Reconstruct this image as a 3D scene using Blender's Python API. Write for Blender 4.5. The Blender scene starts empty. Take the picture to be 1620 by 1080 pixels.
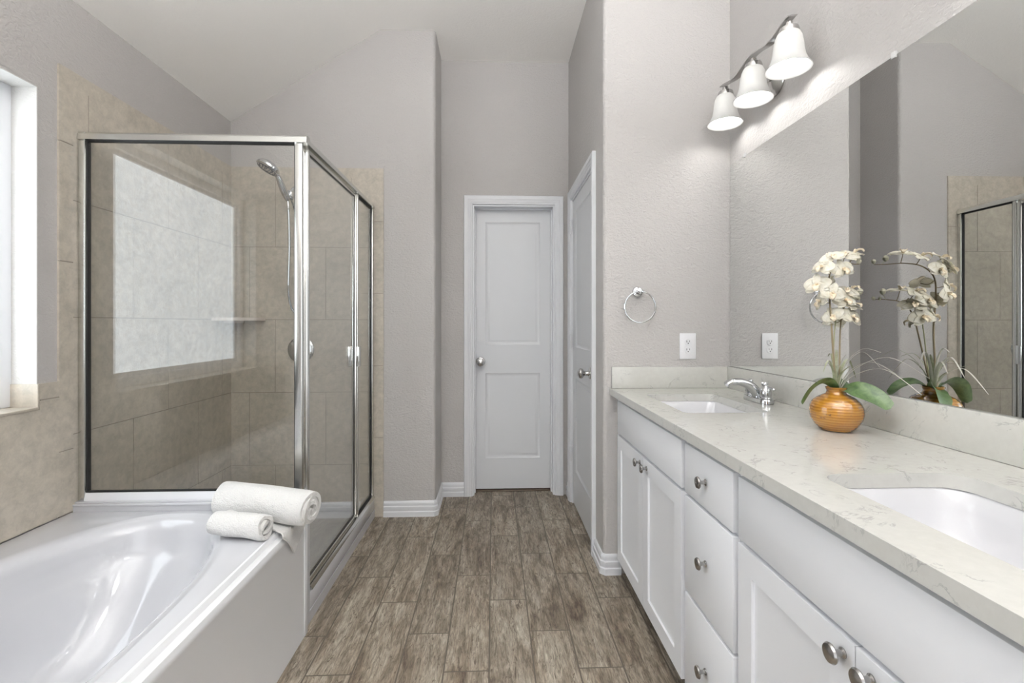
import bpy, bmesh, math, random
from mathutils import Vector, Matrix
random.seed(7)
sc = bpy.context.scene
COL = sc.collection
PI = math.pi

# ------------------------------------------------------------------ camera
cd = bpy.data.cameras.new('camera'); cam = bpy.data.objects.new('camera', cd); COL.objects.link(cam)
cam.location = (0, 0, 1.195); cam.rotation_euler = (PI/2, 0, -0.039)
cd.sensor_width = 36; cd.lens = 748.63/1620*36; cd.shift_y = -27.8/1620; cd.clip_start = .02
sc.camera = cam
# ------------------------------------------------------------------ world, exposure, levels of the lamps
w = bpy.data.worlds.new('world'); sc.world = w; w.use_nodes = True
w.node_tree.nodes['Background'].inputs[0].default_value = (.95, .97, 1, 1)
w.node_tree.nodes['Background'].inputs[1].default_value = 2.2
sc.view_settings.view_transform = 'Standard'; sc.view_settings.look = 'None'
sc.view_settings.exposure = 0.0; sc.view_settings.gamma = 1
sc.view_settings.use_curve_mapping = False
WINDOW = 5.0; FILL_DOWN = 16.0; FILL_UP = 630.0; BULB = 47.0  # the two pendant levels are added fill light
sc.cycles.max_bounces = 12; sc.cycles.diffuse_bounces = 6; sc.cycles.glossy_bounces = 6
sc.cycles.transparent_max_bounces = 16; sc.cycles.caustics_reflective = False; sc.cycles.caustics_refractive = False

# ------------------------------------------------------------------ place dimensions (metres, camera stands over the origin)
XL, XM, XE, XA, XS, XSL, XT = -1.612, 1.142, .525, -.362, -.755, -.700, -.682
YR, YB, YA, YG, YT, YBACK = 2.245, 2.97, 3.30, 1.905, 1.813, -1.45
ZC, Z1, ZT, ZG, ZCN, ZD = 3.024, 2.435, 2.158, 1.937, .888, .480

# ------------------------------------------------------------------ materials
def new_mat(name):
    m = bpy.data.materials.new(name); m.use_nodes = True
    nt = m.node_tree; b = nt.nodes['Principled BSDF']; return m, nt, b
def simple(name, col, rough=.5, metal=0, **kw):
    m, nt, b = new_mat(name)
    b.inputs['Base Color'].default_value = (*col, 1); b.inputs['Roughness'].default_value = rough; b.inputs['Metallic'].default_value = metal
    for k, v in kw.items(): b.inputs[k.replace('_', ' ')].default_value = v
    return m
def N(nt, typ, **kw):
    n = nt.nodes.new(typ)
    for k, v in kw.items():
        if k.startswith('i_'):
            key = k[2:]; key = int(key) if key.isdigit() else key.replace('_', ' ')
            n.inputs[key].default_value = v
        else: setattr(n, k, v)
    return n
def L(nt, a, b): nt.links.new(a, b)
def coords(nt, scale=(1,1,1), loc=(0,0,0), rot=(0,0,0)):
    tc = N(nt, 'ShaderNodeTexCoord'); mp = N(nt, 'ShaderNodeMapping')
    mp.inputs['Scale'].default_value = scale; mp.inputs['Location'].default_value = loc; mp.inputs['Rotation'].default_value = rot
    L(nt, tc.outputs['Object'], mp.inputs['Vector']); return mp.outputs[0]
def noise(nt, vec, scale, detail=4, rough=.55, dist=0):
    n = N(nt, 'ShaderNodeTexNoise'); n.inputs['Scale'].default_value = scale; n.inputs['Detail'].default_value = detail
    n.inputs['Roughness'].default_value = rough; n.inputs['Distortion'].default_value = dist
    L(nt, vec, n.inputs['Vector']); return n.outputs['Fac']
def ramp(nt, fac, stops):
    r = N(nt, 'ShaderNodeValToRGB'); cr = r.color_ramp
    while len(cr.elements) < len(stops): cr.elements.new(.5)
    for e, (p, c) in zip(cr.elements, stops):
        e.position = p; e.color = (*c, 1) if len(c) == 3 else c
    L(nt, fac, r.inputs[0]); return r.outputs[0]
def math_(nt, op, a, b=None, c=None):
    n = N(nt, 'ShaderNodeMath', operation=op)
    for i, v in enumerate((a, b, c)):
        if v is None: continue
        if isinstance(v, (int, float)): n.inputs[i].default_value = v
        else: L(nt, v, n.inputs[i])
    return n.outputs[0]
def mixc(nt, fac, a, b, mode='MIX'):
    n = N(nt, 'ShaderNodeMix', data_type='RGBA', blend_type=mode)
    for k, v in ((0, fac), (6, a), (7, b)):
        if isinstance(v, (int, float)): n.inputs[k].default_value = v
        elif isinstance(v, tuple): n.inputs[k].default_value = (*v, 1) if len(v) == 3 else v
        else: L(nt, v, n.inputs[k])
    return n.outputs[2]
def bump(nt, b, h, strength, dist):
    n = N(nt, 'ShaderNodeBump'); n.inputs['Strength'].default_value = strength; n.inputs['Distance'].default_value = dist
    L(nt, h, n.inputs['Height']); L(nt, n.outputs[0], b.inputs['Normal'])

def paint(name, col, rough=.55, bs=.5, texd=.0022):
    m, nt, b = new_mat(name); v = coords(nt)
    f = noise(nt, v, 2.0, 2); c0 = tuple(x*.985 for x in col)
    L(nt, ramp(nt, f, [(.35, c0), (.65, col)]), b.inputs['Base Color'])
    b.inputs['Roughness'].default_value = rough
    h = noise(nt, coords(nt, (1, 1, 1.5)), 62, 3, .55, .6)
    h2 = ramp(nt, h, [(.38, (0, 0, 0)), (.60, (1, 1, 1))])
    bump(nt, b, h2, bs, texd); return m
M_WALL = paint('wall_paint', (.478, .460, .448), .45, .62, .0018)
M_CEIL = paint('ceiling_paint', (.92, .90, .865), .7, .25, .0018)
M_REVEAL = paint('reveal_paint', (.62, .61, .59), .6, .5, .002)
M_TRIM = simple('trim_white', (.73, .74, .765), .35)
M_DOOR = simple('door_white', (.67, .68, .70), .38)
M_CAB = simple('cabinet_white', (.79, .80, .825), .38)
M_CABIN = simple('cabinet_inside', (.35, .34, .33), .7)
M_ACR_LIT = simple('acrylic_white_lit', (.86, .875, .90), .2)  # lighter copy of the tub white; missing light put into the apron colour
M_ACR = simple('acrylic_white', (.56, .565, .59), .05, Coat_Weight=.3)
M_PORC = simple('porcelain_white', (.64, .64, .66), .08)
M_CHROME = simple('chrome', (.60, .61, .62), .05, 1)
M_FRAME = simple('polished_aluminium', (.70, .70, .675), .22, 1)
M_NICKEL = simple('satin_nickel', (.42, .41, .40), .24, 1)
M_BRUSH = simple('brushed_nickel', (.55, .54, .53), .2, 1)
M_BLACK = simple('black_gasket', (.006, .006, .006), .6)
M_DARK = simple('dark_gap', (.01, .01, .01), .9)
M_PLASTIC = simple('white_plastic', (.82, .82, .84), .3)
M_VINYL = simple('window_vinyl', (.84, .86, .90), .35)
M_CAULK = simple('caulk', (.60, .56, .50), .6)
M_GROUT = simple('grout', (.30, .27, .23), .9)

def tile_mat():
    m, nt, b = new_mat('beige_wall_tile'); v = coords(nt)
    a = noise(nt, v, 3.2, 5, .6, .5); c = noise(nt, v, 26, 5, .65, .3); d = noise(nt, v, 120, 3, .6)
    base = ramp(nt, a, [(.3, (.455, .415, .350)), (.55, (.53, .485, .415)), (.75, (.575, .525, .455))])
    mot = ramp(nt, c, [(.36, (.80, .80, .80)), (.62, (1.06, 1.05, 1.04))])
    col = mixc(nt, .75, base, mot, 'MULTIPLY'); fine = ramp(nt, d, [(.3, (.93, .93, .93)), (.7, (1.04, 1.04, 1.04))])
    L(nt, mixc(nt, .8, col, fine, 'MULTIPLY'), b.inputs['Base Color'])
    b.inputs['Roughness'].default_value = .33; bump(nt, b, c, .08, .001); return m
M_TILE = tile_mat()

def floor_mat():
    m, nt, b = new_mat('wood_look_tile')
    tc = N(nt, 'ShaderNodeTexCoord'); sp = N(nt, 'ShaderNodeSeparateXYZ'); L(nt, tc.outputs['Object'], sp.inputs[0])
    x, y = sp.outputs[0], sp.outputs[1]
    W, LN = .1562, .622
    cx = math_(nt, 'DIVIDE', math_(nt, 'ADD', x, .0155), W); k = math_(nt, 'FLOOR', cx); fx = math_(nt, 'FRACT', cx)
    k3 = math_(nt, 'FLOORED_MODULO', k, 3)                     # 0, 1, 2 -> shift 0, .41, .205
    sh = math_(nt, 'MULTIPLY', math_(nt, 'FLOORED_MODULO', math_(nt, 'MULTIPLY', k3, 2), 3), .205)
    cy = math_(nt, 'DIVIDE', math_(nt, 'SUBTRACT', math_(nt, 'SUBTRACT', y, .184), sh), LN); j = math_(nt, 'FLOOR', cy); fy = math_(nt, 'FRACT', cy)
    def edge(f, size, g):
        d = math_(nt, 'MULTIPLY', math_(nt, 'MINIMUM', f, math_(nt, 'SUBTRACT', 1, f)), size)
        return math_(nt, 'LESS_THAN', d, g)
    gm = math_(nt, 'MAXIMUM', edge(fx, W, .0027), edge(fy, LN, .0025))
    cv = N(nt, 'ShaderNodeCombineXYZ'); L(nt, k, cv.inputs[0]); L(nt, j, cv.inputs[1])
    wn = N(nt, 'ShaderNodeTexWhiteNoise', noise_dimensions='3D'); L(nt, cv.outputs[0], wn.inputs['Vector'])
    off = N(nt, 'ShaderNodeVectorMath', operation='SCALE'); off.inputs['Scale'].default_value = 9; L(nt, wn.outputs['Color'], off.inputs[0])
    vv = N(nt, 'ShaderNodeVectorMath', operation='ADD'); L(nt, tc.outputs['Object'], vv.inputs[0]); L(nt, off.outputs[0], vv.inputs[1])
    def mp(s):
        q = N(nt, 'ShaderNodeMapping'); q.inputs['Scale'].default_value = s; L(nt, vv.outputs[0], q.inputs['Vector']); return q.outputs[0]
    big = noise(nt, mp((11, 2.4, 1)), 1.3, 6, .66, .9)
    streak = noise(nt, mp((70, 9, 1)), 1, 6, .72, 1.6)
    fine = noise(nt, mp((230, 34, 1)), 1, 4, .7, .4)
    speck = noise(nt, mp((55, 16, 1)), 1, 6, .7, 1.4)
    col = ramp(nt, big, [(.30, (.085, .060, .040)), (.42, (.185, .150, .112)), (.54, (.275, .237, .187)), (.72, (.385, .345, .285))])
    col = mixc(nt, 1.0, col, ramp(nt, streak, [(.34, (.45, .41, .37)), (.48, (.95, .95, .95)), (.64, (1.50, 1.50, 1.50))]), 'MULTIPLY')
    col = mixc(nt, .7, col, ramp(nt, fine, [(.32, (.66, .64, .62)), (.5, (1, 1, 1)), (.7, (1.25, 1.25, 1.25))]), 'MULTIPLY')
    col = mixc(nt, ramp(nt, speck, [(.57, (0, 0, 0)), (.64, (.85, .85, .85))]), col, (.085, .058, .04))
    vary = N(nt, 'ShaderNodeMapRange'); vary.inputs['To Min'].default_value = .78; vary.inputs['To Max'].default_value = .96; L(nt, wn.outputs['Value'], vary.inputs[0])
    col = mixc(nt, 1.0, col, vary.outputs[0], 'MULTIPLY')
    L(nt, mixc(nt, gm, col, (.090, .074, .055)), b.inputs['Base Color'])
    b.inputs['Roughness'].default_value = .55
    h = math_(nt, 'SUBTRACT', math_(nt, 'MULTIPLY', streak, .5), math_(nt, 'MULTIPLY', gm, 1.0))
    bump(nt, b, h, .5, .0015); return m
M_FLOOR = floor_mat()

def quartz_mat():
    m, nt, b = new_mat('white_quartz'); v = coords(nt)
    a = noise(nt, v, 7, 6, .62, 1.4)
    vein = math_(nt, 'ABSOLUTE', math_(nt, 'SUBTRACT', a, .5)); vm = math_(nt, 'LESS_THAN', vein, .012)
    gate = ramp(nt, noise(nt, coords(nt, loc=(3, 5, 1)), 15, 3, .6), [(.50, (0, 0, 0)), (.60, (1, 1, 1))])
    vm = math_(nt, 'MULTIPLY', vm, gate)
    cloud = noise(nt, v, 60, 3, .6)
    base = ramp(nt, cloud, [(.3, (.525, .520, .490)), (.7, (.555, .552, .520))])
    L(nt, mixc(nt, math_(nt, 'MULTIPLY', vm, .45), base, (.27, .265, .26)), b.inputs['Base Color'])
    b.inputs['Roughness'].default_value = .12; return m
M_QUARTZ = quartz_mat()

def towel_mat():
    m, nt, b = new_mat('white_terry'); v = coords(nt)
    f = noise(nt, v, 240, 3, .7); b.inputs['Base Color'].default_value = (.80, .79, .77, 1); b.inputs['Roughness'].default_value = .95
    b.inputs['Sheen Weight'].default_value = .3
    g = noise(nt, v, 30, 3, .6)
    bump(nt, b, math_(nt, 'ADD', f, math_(nt, 'MULTIPLY', g, 2.5)), .8, .006); return m
M_TOWEL = towel_mat()

def glass_mat():
    m = bpy.data.materials.new('clear_glass'); m.use_nodes = True; nt = m.node_tree; nt.nodes.clear()
    out = N(nt, 'ShaderNodeOutputMaterial'); geo = N(nt, 'ShaderNodeNewGeometry')
    ior = N(nt, 'ShaderNodeMapRange'); ior.inputs['To Min'].default_value = 1.52; ior.inputs['To Max'].default_value = 1/1.52
    L(nt, geo.outputs['Backfacing'], ior.inputs[0])
    fr = N(nt, 'ShaderNodeFresnel'); L(nt, ior.outputs[0], fr.inputs['IOR'])
    t = N(nt, 'ShaderNodeBsdfTransparent'); t.inputs[0].default_value = (.97, .975, .97, 1)
    g = N(nt, 'ShaderNodeBsdfGlossy'); g.inputs['Roughness'].default_value = 0; g.inputs['Color'].default_value = (1, 1, 1, 1)
    mx = N(nt, 'ShaderNodeMixShader'); L(nt, fr.outputs[0], mx.inputs[0]); L(nt, t.outputs[0], mx.inputs[1]); L(nt, g.outputs[0], mx.inputs[2])
    L(nt, mx.outputs[0], out.inputs[0]); return m
M_GLASS = glass_mat()
def mirror_mat():
    m = bpy.data.materials.new('mirror_silver'); m.use_nodes = True; nt = m.node_tree; nt.nodes.clear()
    out = N(nt, 'ShaderNodeOutputMaterial'); g = N(nt, 'ShaderNodeBsdfGlossy'); g.inputs['Roughness'].default_value = 0
    g.inputs['Color'].default_value = (.86, .87, .86, 1); L(nt, g.outputs[0], out.inputs[0]); return m
M_MIRROR = mirror_mat()
def emit_mat(name, col, s, tex=False):
    m = bpy.data.materials.new(name); m.use_nodes = True; nt = m.node_tree; nt.nodes.clear()
    out = N(nt, 'ShaderNodeOutputMaterial'); e = N(nt, 'ShaderNodeEmission'); e.inputs[0].default_value = (*col, 1); e.inputs[1].default_value = s
    if tex:    # the pebbled relief of the obscured glass
        f = noise(nt, coords(nt, (1, 1, .45)), 110, 3, .75, .5)
        L(nt, mixc(nt, .8, (*col,), ramp(nt, f, [(.36, (.72, .72, .72)), (.64, (1.22, 1.22, 1.22))]), 'MULTIPLY'), e.inputs[0])
    L(nt, e.outputs[0], out.inputs[0]); return m
M_WINGLASS = emit_mat('daylit_obscure_glass', (.88, .95, 1.0), WINDOW, True)
M_FILL_DOWN = emit_mat('fill_bowl_glow', (.975, .985, 1.0), FILL_DOWN)
M_FILL_UP = emit_mat('fill_disc_glow', (.975, .985, 1.0), FILL_UP)
M_BULB = emit_mat('lit_bulb', (1.0, .985, .96), BULB)
def shade_mat():
    m = bpy.data.materials.new('frosted_shade'); m.use_nodes = True; nt = m.node_tree; nt.nodes.clear()
    out = N(nt, 'ShaderNodeOutputMaterial'); d = N(nt, 'ShaderNodeBsdfDiffuse'); d.inputs[0].default_value = (.62, .62, .61, 1)
    t = N(nt, 'ShaderNodeBsdfTranslucent'); t.inputs[0].default_value = (.95, .94, .92, 1)
    m1 = N(nt, 'ShaderNodeMixShader'); m1.inputs[0].default_value = .115; L(nt, d.outputs[0], m1.inputs[1]); L(nt, t.outputs[0], m1.inputs[2])
    g = N(nt, 'ShaderNodeBsdfGlossy'); g.inputs['Roughness'].default_value = .2
    m2 = N(nt, 'ShaderNodeMixShader'); m2.inputs[0].default_value = .05; L(nt, m1.outputs[0], m2.inputs[1]); L(nt, g.outputs[0], m2.inputs[2])
    L(nt, m2.outputs[0], out.inputs[0]); return m
M_SHADE = shade_mat()

# ------------------------------------------------------------------ mesh helpers
def BM(): return bmesh.new()
def box(bm, x0, x1, y0, y1, z0, z1, bev=0, seg=2):
    vs = [bm.verts.new((x, y, z)) for x in (x0, x1) for y in (y0, y1) for z in (z0, z1)]
    F = [(0, 1, 3, 2), (4, 6, 7, 5), (0, 4, 5, 1), (2, 3, 7, 6), (0, 2, 6, 4), (1, 5, 7, 3)]
    fs = [bm.faces.new([vs[i] for i in f]) for f in F]
    if bev:
        es = list({e for f in fs for e in f.edges})
        bmesh.ops.bevel(bm, geom=es, offset=bev, segments=seg, affect='EDGES', profile=.5, clamp_overlap=True)
    return bm
def tube(bm, pts, r, n=10, caps=True):
    pts = [Vector(p) for p in pts]; rs = r if isinstance(r, (list, tuple)) else [r]*len(pts)
    t0 = (pts[1]-pts[0]).normalized(); up = Vector((0, 0, 1)) if abs(t0.z) < .9 else Vector((1, 0, 0))
    a = t0.cross(up).normalized(); rings = []
    for i, p in enumerate(pts):
        t = (pts[min(i+1, len(pts)-1)]-pts[max(i-1, 0)]).normalized()
        a = (a-t*a.dot(t)).normalized(); b = t.cross(a)
        rings.append([bm.verts.new(p+(a*math.cos(2*PI*k/n)+b*math.sin(2*PI*k/n))*rs[i]) for k in range(n)])
    for r0, r1 in zip(rings, rings[1:]):
        for k in range(n): bm.faces.new((r0[k], r0[(k+1) % n], r1[(k+1) % n], r1[k]))
    if caps: bm.faces.new(rings[0][::-1]); bm.faces.new(rings[-1])
    return bm
def lathe(bm, prof, c=(0, 0, 0), axis='z', n=32, cap0=False, cap1=False):
    A = {'z': lambda r, h, a: (r*math.cos(a), r*math.sin(a), h), 'x': lambda r, h, a: (h, r*math.cos(a), r*math.sin(a)),
         'y': lambda r, h, a: (r*math.cos(a), h, r*math.sin(a))}[axis]
    rings = []
    for r, h in prof:
        if r < 1e-6: rings.append([bm.verts.new(Vector(c)+Vector(A(0, h, 0)))])
        else: rings.append([bm.verts.new(Vector(c)+Vector(A(r, h, 2*PI*k/n))) for k in range(n)])
    for r0, r1 in zip(rings, rings[1:]):
        for k in range(n):
            k1 = (k+1) % n
            if len(r0) == 1 and len(r1) == 1: continue
            if len(r0) == 1: bm.faces.new((r0[0], r1[k], r1[k1]))
            elif len(r1) == 1: bm.faces.new((r0[k], r0[k1], r1[0]))
            else: bm.faces.new((r0[k], r0[k1], r1[k1], r1[k]))
    if cap0 and len(rings[0]) > 1: bm.faces.new(rings[0])
    if cap1 and len(rings[-1]) > 1: bm.faces.new(rings[-1])
    return bm
def smoothpts(pts, sub=8):
    P = [Vector(p) for p in pts]; out = []
    for i in range(len(P)-1):
        p0 = P[max(i-1, 0)]; p1 = P[i]; p2 = P[i+1]; p3 = P[min(i+2, len(P)-1)]
        for k in range(sub):
            t = k/sub; out.append(.5*((2*p1)+(-p0+p2)*t+(2*p0-5*p1+4*p2-p3)*t*t+(-p0+3*p1-3*p2+p3)*t*t*t))
    out.append(P[-1]); return out
def prism(bm, poly, f, h0, h1):
    """poly of 2D points, f(a,b,h) -> xyz, swept from h0 to h1"""
    A = [bm.verts.new(f(a, b, h0)) for a, b in poly]; B = [bm.verts.new(f(a, b, h1)) for a, b in poly]
    n = len(poly)
    for k in range(n): bm.faces.new((A[k], A[(k+1) % n], B[(k+1) % n], B[k]))
    bm.faces.new(A[::-1]); bm.faces.new(B); return bm
def sweep(bm, path, prof, f, side=1):
    """mitred sweep of a closed profile [(offset, out)] along a 2D path; f(a,b,out)->xyz"""
    P = [Vector(p) for p in path]; rows = []
    for i, p in enumerate(P):
        d0 = (P[i]-P[i-1]).normalized() if i else None
        d1 = (P[i+1]-P[i]).normalized() if i < len(P)-1 else None
        n0 = Vector((-d0.y, d0.x)) if d0 else None; n1 = Vector((-d1.y, d1.x)) if d1 else None
        if n0 is None: m = n1
        elif n1 is None: m = n0
        else: m = (n0+n1); m = m/(m.dot(n0))
        m = m*side
        rows.append([bm.verts.new(f(p.x+m.x*o, p.y+m.y*o, h)) for o, h in prof])
    n = len(prof)
    for r0, r1 in zip(rows, rows[1:]):
        for k in range(n): bm.faces.new((r0[k], r0[(k+1) % n], r1[(k+1) % n], r1[k]))
    bm.faces.new(rows[0][::-1]); bm.faces.new(rows[-1]); return bm
def slab(bm, a0, a1, b0, b1, t, holes, prof, f, ch=0):
    """board with sunk panels: front at out=0, back at out=-t; each hole rim follows prof [(inset, depth)]; f(a,b,out)"""
    As = sorted({a0, a1, *[h[0] for h in holes], *[h[1] for h in holes]}); Bs = sorted({b0, b1, *[h[2] for h in holes], *[h[3] for h in holes]})
    V = {}
    def v(a, b, c):
        k = (round(a, 5), round(b, 5), round(c, 5))
        if k not in V: V[k] = bm.verts.new(f(a, b, c))
        return V[k]
    for i in range(len(As)-1):
        for j in range(len(Bs)-1):
            ca, cb = (As[i]+As[i+1])/2, (Bs[j]+Bs[j+1])/2
            if any(h[0] < ca < h[1] and h[2] < cb < h[3] for h in holes): continue
            bm.faces.new([v(As[i], Bs[j], 0), v(As[i+1], Bs[j], 0), v(As[i+1], Bs[j+1], 0), v(As[i], Bs[j+1], 0)])
    for h in holes:
        prev = None
        for ins, dep in prof:
            r = [v(h[0]+ins, h[2]+ins, -dep), v(h[1]-ins, h[2]+ins, -dep), v(h[1]-ins, h[3]-ins, -dep), v(h[0]+ins, h[3]-ins, -dep)]
            if prev:
                for k in range(4): bm.faces.new((prev[k], prev[(k+1) % 4], r[(k+1) % 4], r[k]))
            prev = r
        bm.faces.new(prev)
    # rim
    ring = [(a, b0) for a in As] + [(a1, b) for b in Bs[1:]] + [(a, b1) for a in As[::-1][1:]] + [(a0, b) for b in Bs[::-1][1:-1]]
    n = len(ring); F = [v(a, b, 0) for a, b in ring]; K = [v(a, b, -t) for a, b in ring]
    for k in range(n): bm.faces.new((F[k], F[(k+1) % n], K[(k+1) % n], K[k]))
    bm.faces.new(K[::-1]); return bm
def plate(bm, outer, holes, z0, z1):
    """flat plate between z0 and z1 with holes (closed 2D loops)"""
    loops = [outer]+holes; tops = []; es = []
    for lp in loops:
        vs = [bm.verts.new((x, y, z1)) for x, y in lp]; tops.append(vs)
        for k in range(len(vs)): es.append(bm.edges.new((vs[k], vs[(k+1) % len(vs)])))
    r = bmesh.ops.triangle_fill(bm, use_beauty=True, use_dissolve=False, edges=es)
    faces = [g for g in r['geom'] if isinstance(g, bmesh.types.BMFace)]
    mp = {}
    for vs in tops:
        for v in vs: mp[v] = bm.verts.new((v.co.x, v.co.y, z0))
    for fc in faces: bm.faces.new([mp[v] for v in fc.verts][::-1])
    for vs in tops:
        for k in range(len(vs)):
            a, b = vs[k], vs[(k+1) % len(vs)]; bm.faces.new((a, b, mp[b], mp[a]))
    return bm
def rrect(x0, x1, y0, y1, r, n=6):
    out = []
    for cx_, cy_, a in ((x1-r, y1-r, 0), (x0+r, y1-r, PI/2), (x0+r, y0+r, PI), (x1-r, y0+r, 1.5*PI)):
        for k in range(n+1): out.append((cx_+r*math.cos(a+PI/2*k/n), cy_+r*math.sin(a+PI/2*k/n)))
    return out
def obj(name, bm, mat, parent=None, angle=35, inv=None, label=None):
    bmesh.ops.recalc_face_normals(bm, faces=bm.faces)
    me = bpy.data.meshes.new(name); bm.to_mesh(me); bm.free()
    for p in me.polygons: p.use_smooth = True
    me.set_sharp_from_angle(angle=math.radians(angle))
    for mt in (mat if isinstance(mat, (list, tuple)) else [mat]): me.materials.append(mt)
    o = bpy.data.objects.new(name, me); COL.objects.link(o)
    if parent:
        o.parent = parent
        r = parent; off = Vector((0, 0, 0))
        while r: off += r.location; r = r.parent
        me.transform(Matrix.Translation(-off))
    if label: o['label'] = label
    return o
def thing(name, label, cat, loc=(0, 0, 0), group=None):
    o = bpy.data.objects.new(name, None); COL.objects.link(o); o.location = loc; o.empty_display_size = .05
    o['label'] = label; o['category'] = cat
    if group: o['group'] = group
    return o
def tag(o, label, cat, group=None):
    o['label'] = label; o['category'] = cat
    if group: o['group'] = group
    return o
def struct(name, bm, mat, parent=None, angle=35, label=None):
    o = obj(name, bm, mat, parent, angle)
    if not parent: o['kind'] = 'structure'
    if label: o['label'] = label
    return o
def sempty(name, loc, label):
    o = bpy.data.objects.new(name, None); COL.objects.link(o); o.location = loc; o['kind'] = 'structure'; o['label'] = label; return o

# ================================================================== the room shell
struct('floor', box(BM(), XL-.12, XM+.12, YBACK-.12, YA+.25, -.06, 0), M_FLOOR, label='wood-look plank tile floor with staggered joints')
WY0, WY1, WZ0, WZ1 = .53, 1.738, .892, 2.035      # window opening
bm = BM()
for (y0, y1, z0, z1) in ((YBACK, WY0, 0, Z1+.1), (WY1, YB, 0, Z1+.1), (WY0, WY1, 0, WZ0), (WY0, WY1, WZ1, Z1+.1)):
    box(bm, XL-.14, XL, y0, y1, z0, z1)
struct('wall_left', bm, M_WALL, label='greige textured wall holding the window over the tub')
def arc(cx_, cy_, r, a0, a1, n=6): return [(cx_+r*math.cos(a0+(a1-a0)*k/n), cy_+r*math.sin(a0+(a1-a0)*k/n)) for k in range(n+1)]
XY = lambda a, b, h: (a, b, h)
poly = [(XL-.14, YB)]+arc(XA-.022, YB+.022, .022, -PI/2, 0)+[(XA, YA+.12), (XL-.14, YA+.12)]
struct('wall_shower', prism(BM(), poly, XY, 0, ZC+.04), M_WALL, label='greige wall behind the shower with a rounded outer corner')
D1A, D1B, D1Z = -.150, .432, 2.030
bm = BM(); box(bm, XA, D1A, YA, YA+.12, 0, ZC+.04); box(bm, D1B, XE, YA, YA+.12, 0, ZC+.04); box(bm, D1A, D1B, YA, YA+.12, D1Z, ZC+.04)
struct('wall_back', bm, M_WALL, label='greige alcove wall around the facing door')
D2A, D2B, D2Z = 2.466, 3.160, 2.030
bm = BM()
poly = arc(XE+.022, YR+.022, .022, PI, 1.5*PI)+[(XM+.12, YR), (XM+.12, D2A), (XE, D2A)]
prism(bm, poly, XY, 0, ZC+.04)
box(bm, XE, XM+.12, D2B, YA+.12, 0, ZC+.04); box(bm, XE, XM+.12, D2A, D2B, D2Z, ZC+.04)
struct('wall_towel', bm, M_WALL, label='greige textured wall holding the towel ring, wrapping round to the side door')
struct('wall_right', box(BM(), XM, XM+.12, YBACK, YR, 0, ZC+.04), M_WALL, label='greige textured wall behind the big mirror')
bm = box(BM(), XL-.14, -.75, YBACK-.12, YBACK, 0, ZC+.04); box(bm, .75, XM+.12, YBACK-.12, YBACK, 0, ZC+.04); box(bm, -.75, .75, YBACK-.12, YBACK, 2.2, ZC+.04)
struct('wall_front', bm, M_WALL, label='greige wall behind the camera with a wide opening added to let light in')  # unseen opening, added so the world can light the room
bm = BM()
sl = (ZC-Z1)/(XSL-XL)
prism(bm, [(XL-.14, Z1-.14*sl), (XSL, ZC), (XM+.12, ZC), (XM+.12, ZC+.2), (XL-.14, ZC+.2)], lambda a, b, h: (a, h, b), YBACK-.12, YA+.12)
struct('ceiling', bm, M_CEIL, label='vaulted warm white ceiling sloping down to the tub wall')

# tiles: individual pieces on a grout bed
def tiles(bm, f, a0, a1, b0, b1, rows, cols_of, g=.0036, t=.008):
    rs = [b0]+[r for r in rows if b0+.01 < r < b1-.01]+[b1]
    for r0, r1 in zip(rs, rs[1:]):
        cs = [a0]+[c for c in cols_of((r0+r1)/2) if a0+.01 < c < a1-.01]+[a1]
        for c0, c1 in zip(cs, cs[1:]):
            A0, A1, B0, B1 = c0+g/2*(c0 > a0), c1-g/2*(c1 < a1), r0+g/2*(r0 > b0), r1-g/2*(r1 < b1)
            v = [bm.verts.new(f(a, b, o)) for o in (0, t) for a, b in ((A0, B0), (A1, B0), (A1, B1), (A0, B1))]
            for q in ((4, 5, 6, 7), (0, 1, 5, 4), (1, 2, 6, 5), (2, 3, 7, 6), (3, 0, 4, 7)): bm.faces.new([v[i] for i in q])
def grout(bm, f, a0, a1, b0, b1, t=.0065, i=.004):
    a0, a1, b0, b1 = a0+i, a1-i, b0+i, b1-i
    v = [bm.verts.new(f(a, b, o)) for o in (0, t) for a, b in ((a0, b0), (a1, b0), (a1, b1), (a0, b1))]
    for q in ((4, 5, 6, 7), (0, 1, 5, 4), (1, 2, 6, 5), (2, 3, 7, 6), (3, 0, 4, 7)): bm.faces.new([v[k] for k in q])
ROWS = [.3275+.4465*k for k in range(-1, 5)]
def grid(o1, o2, p=.462):
    def c(z):
        k = math.floor((z-.3275)/.4465); o = o1 if k % 2 == 0 else o2
        return sorted(o+p*j for j in range(-9, 12))
    return c
FL = lambda a, b, o: (XL+o, a, b)
FB = lambda a, b, o: (a, YB-o, b)
BT = .058
t1 = BM(); g1 = BM()
tiles(t1, FL, YT+BT, YB, .05, ZT-BT, ROWS, grid(2.174, 1.94))
tiles(t1, FL, YT+BT, YB-.006, ZT-BT, ZT, [], lambda z: [])
tiles(t1, FL, YT, YT+BT, .983, ZT, [.983+.0+.446*k for k in range(1, 4)], lambda z: [])
tiles(t1, FL, YT, YT+BT, .482, .983, [.72], lambda z: [])
tiles(t1, FL, 0, YT, .482, WZ0, [], lambda z: [1.46-.457*k for k in range(0, 4)])     # under the window
tiles(t1, FL, WY1, YT, WZ0, .983, [.925], lambda z: [])
tiles(t1, FL, 0, WY0, WZ0, .983, [.925], lambda z: [])
box(t1, XL-.105, XL+.012, WY0+.008, WY1-.008, WZ0, WZ0+.010, .002)                     # tiled sill
box(t1, XL-.105, XL+.008, WY1-.008, WY1, WZ0, .983, .0015); box(t1, XL-.105, XL+.008, WY0, WY0+.008, WZ0, .983, .0015)
trim1 = struct('trim_1', t1, M_TILE, label='beige stone-look tile on the left shower wall and above the tub')
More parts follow.
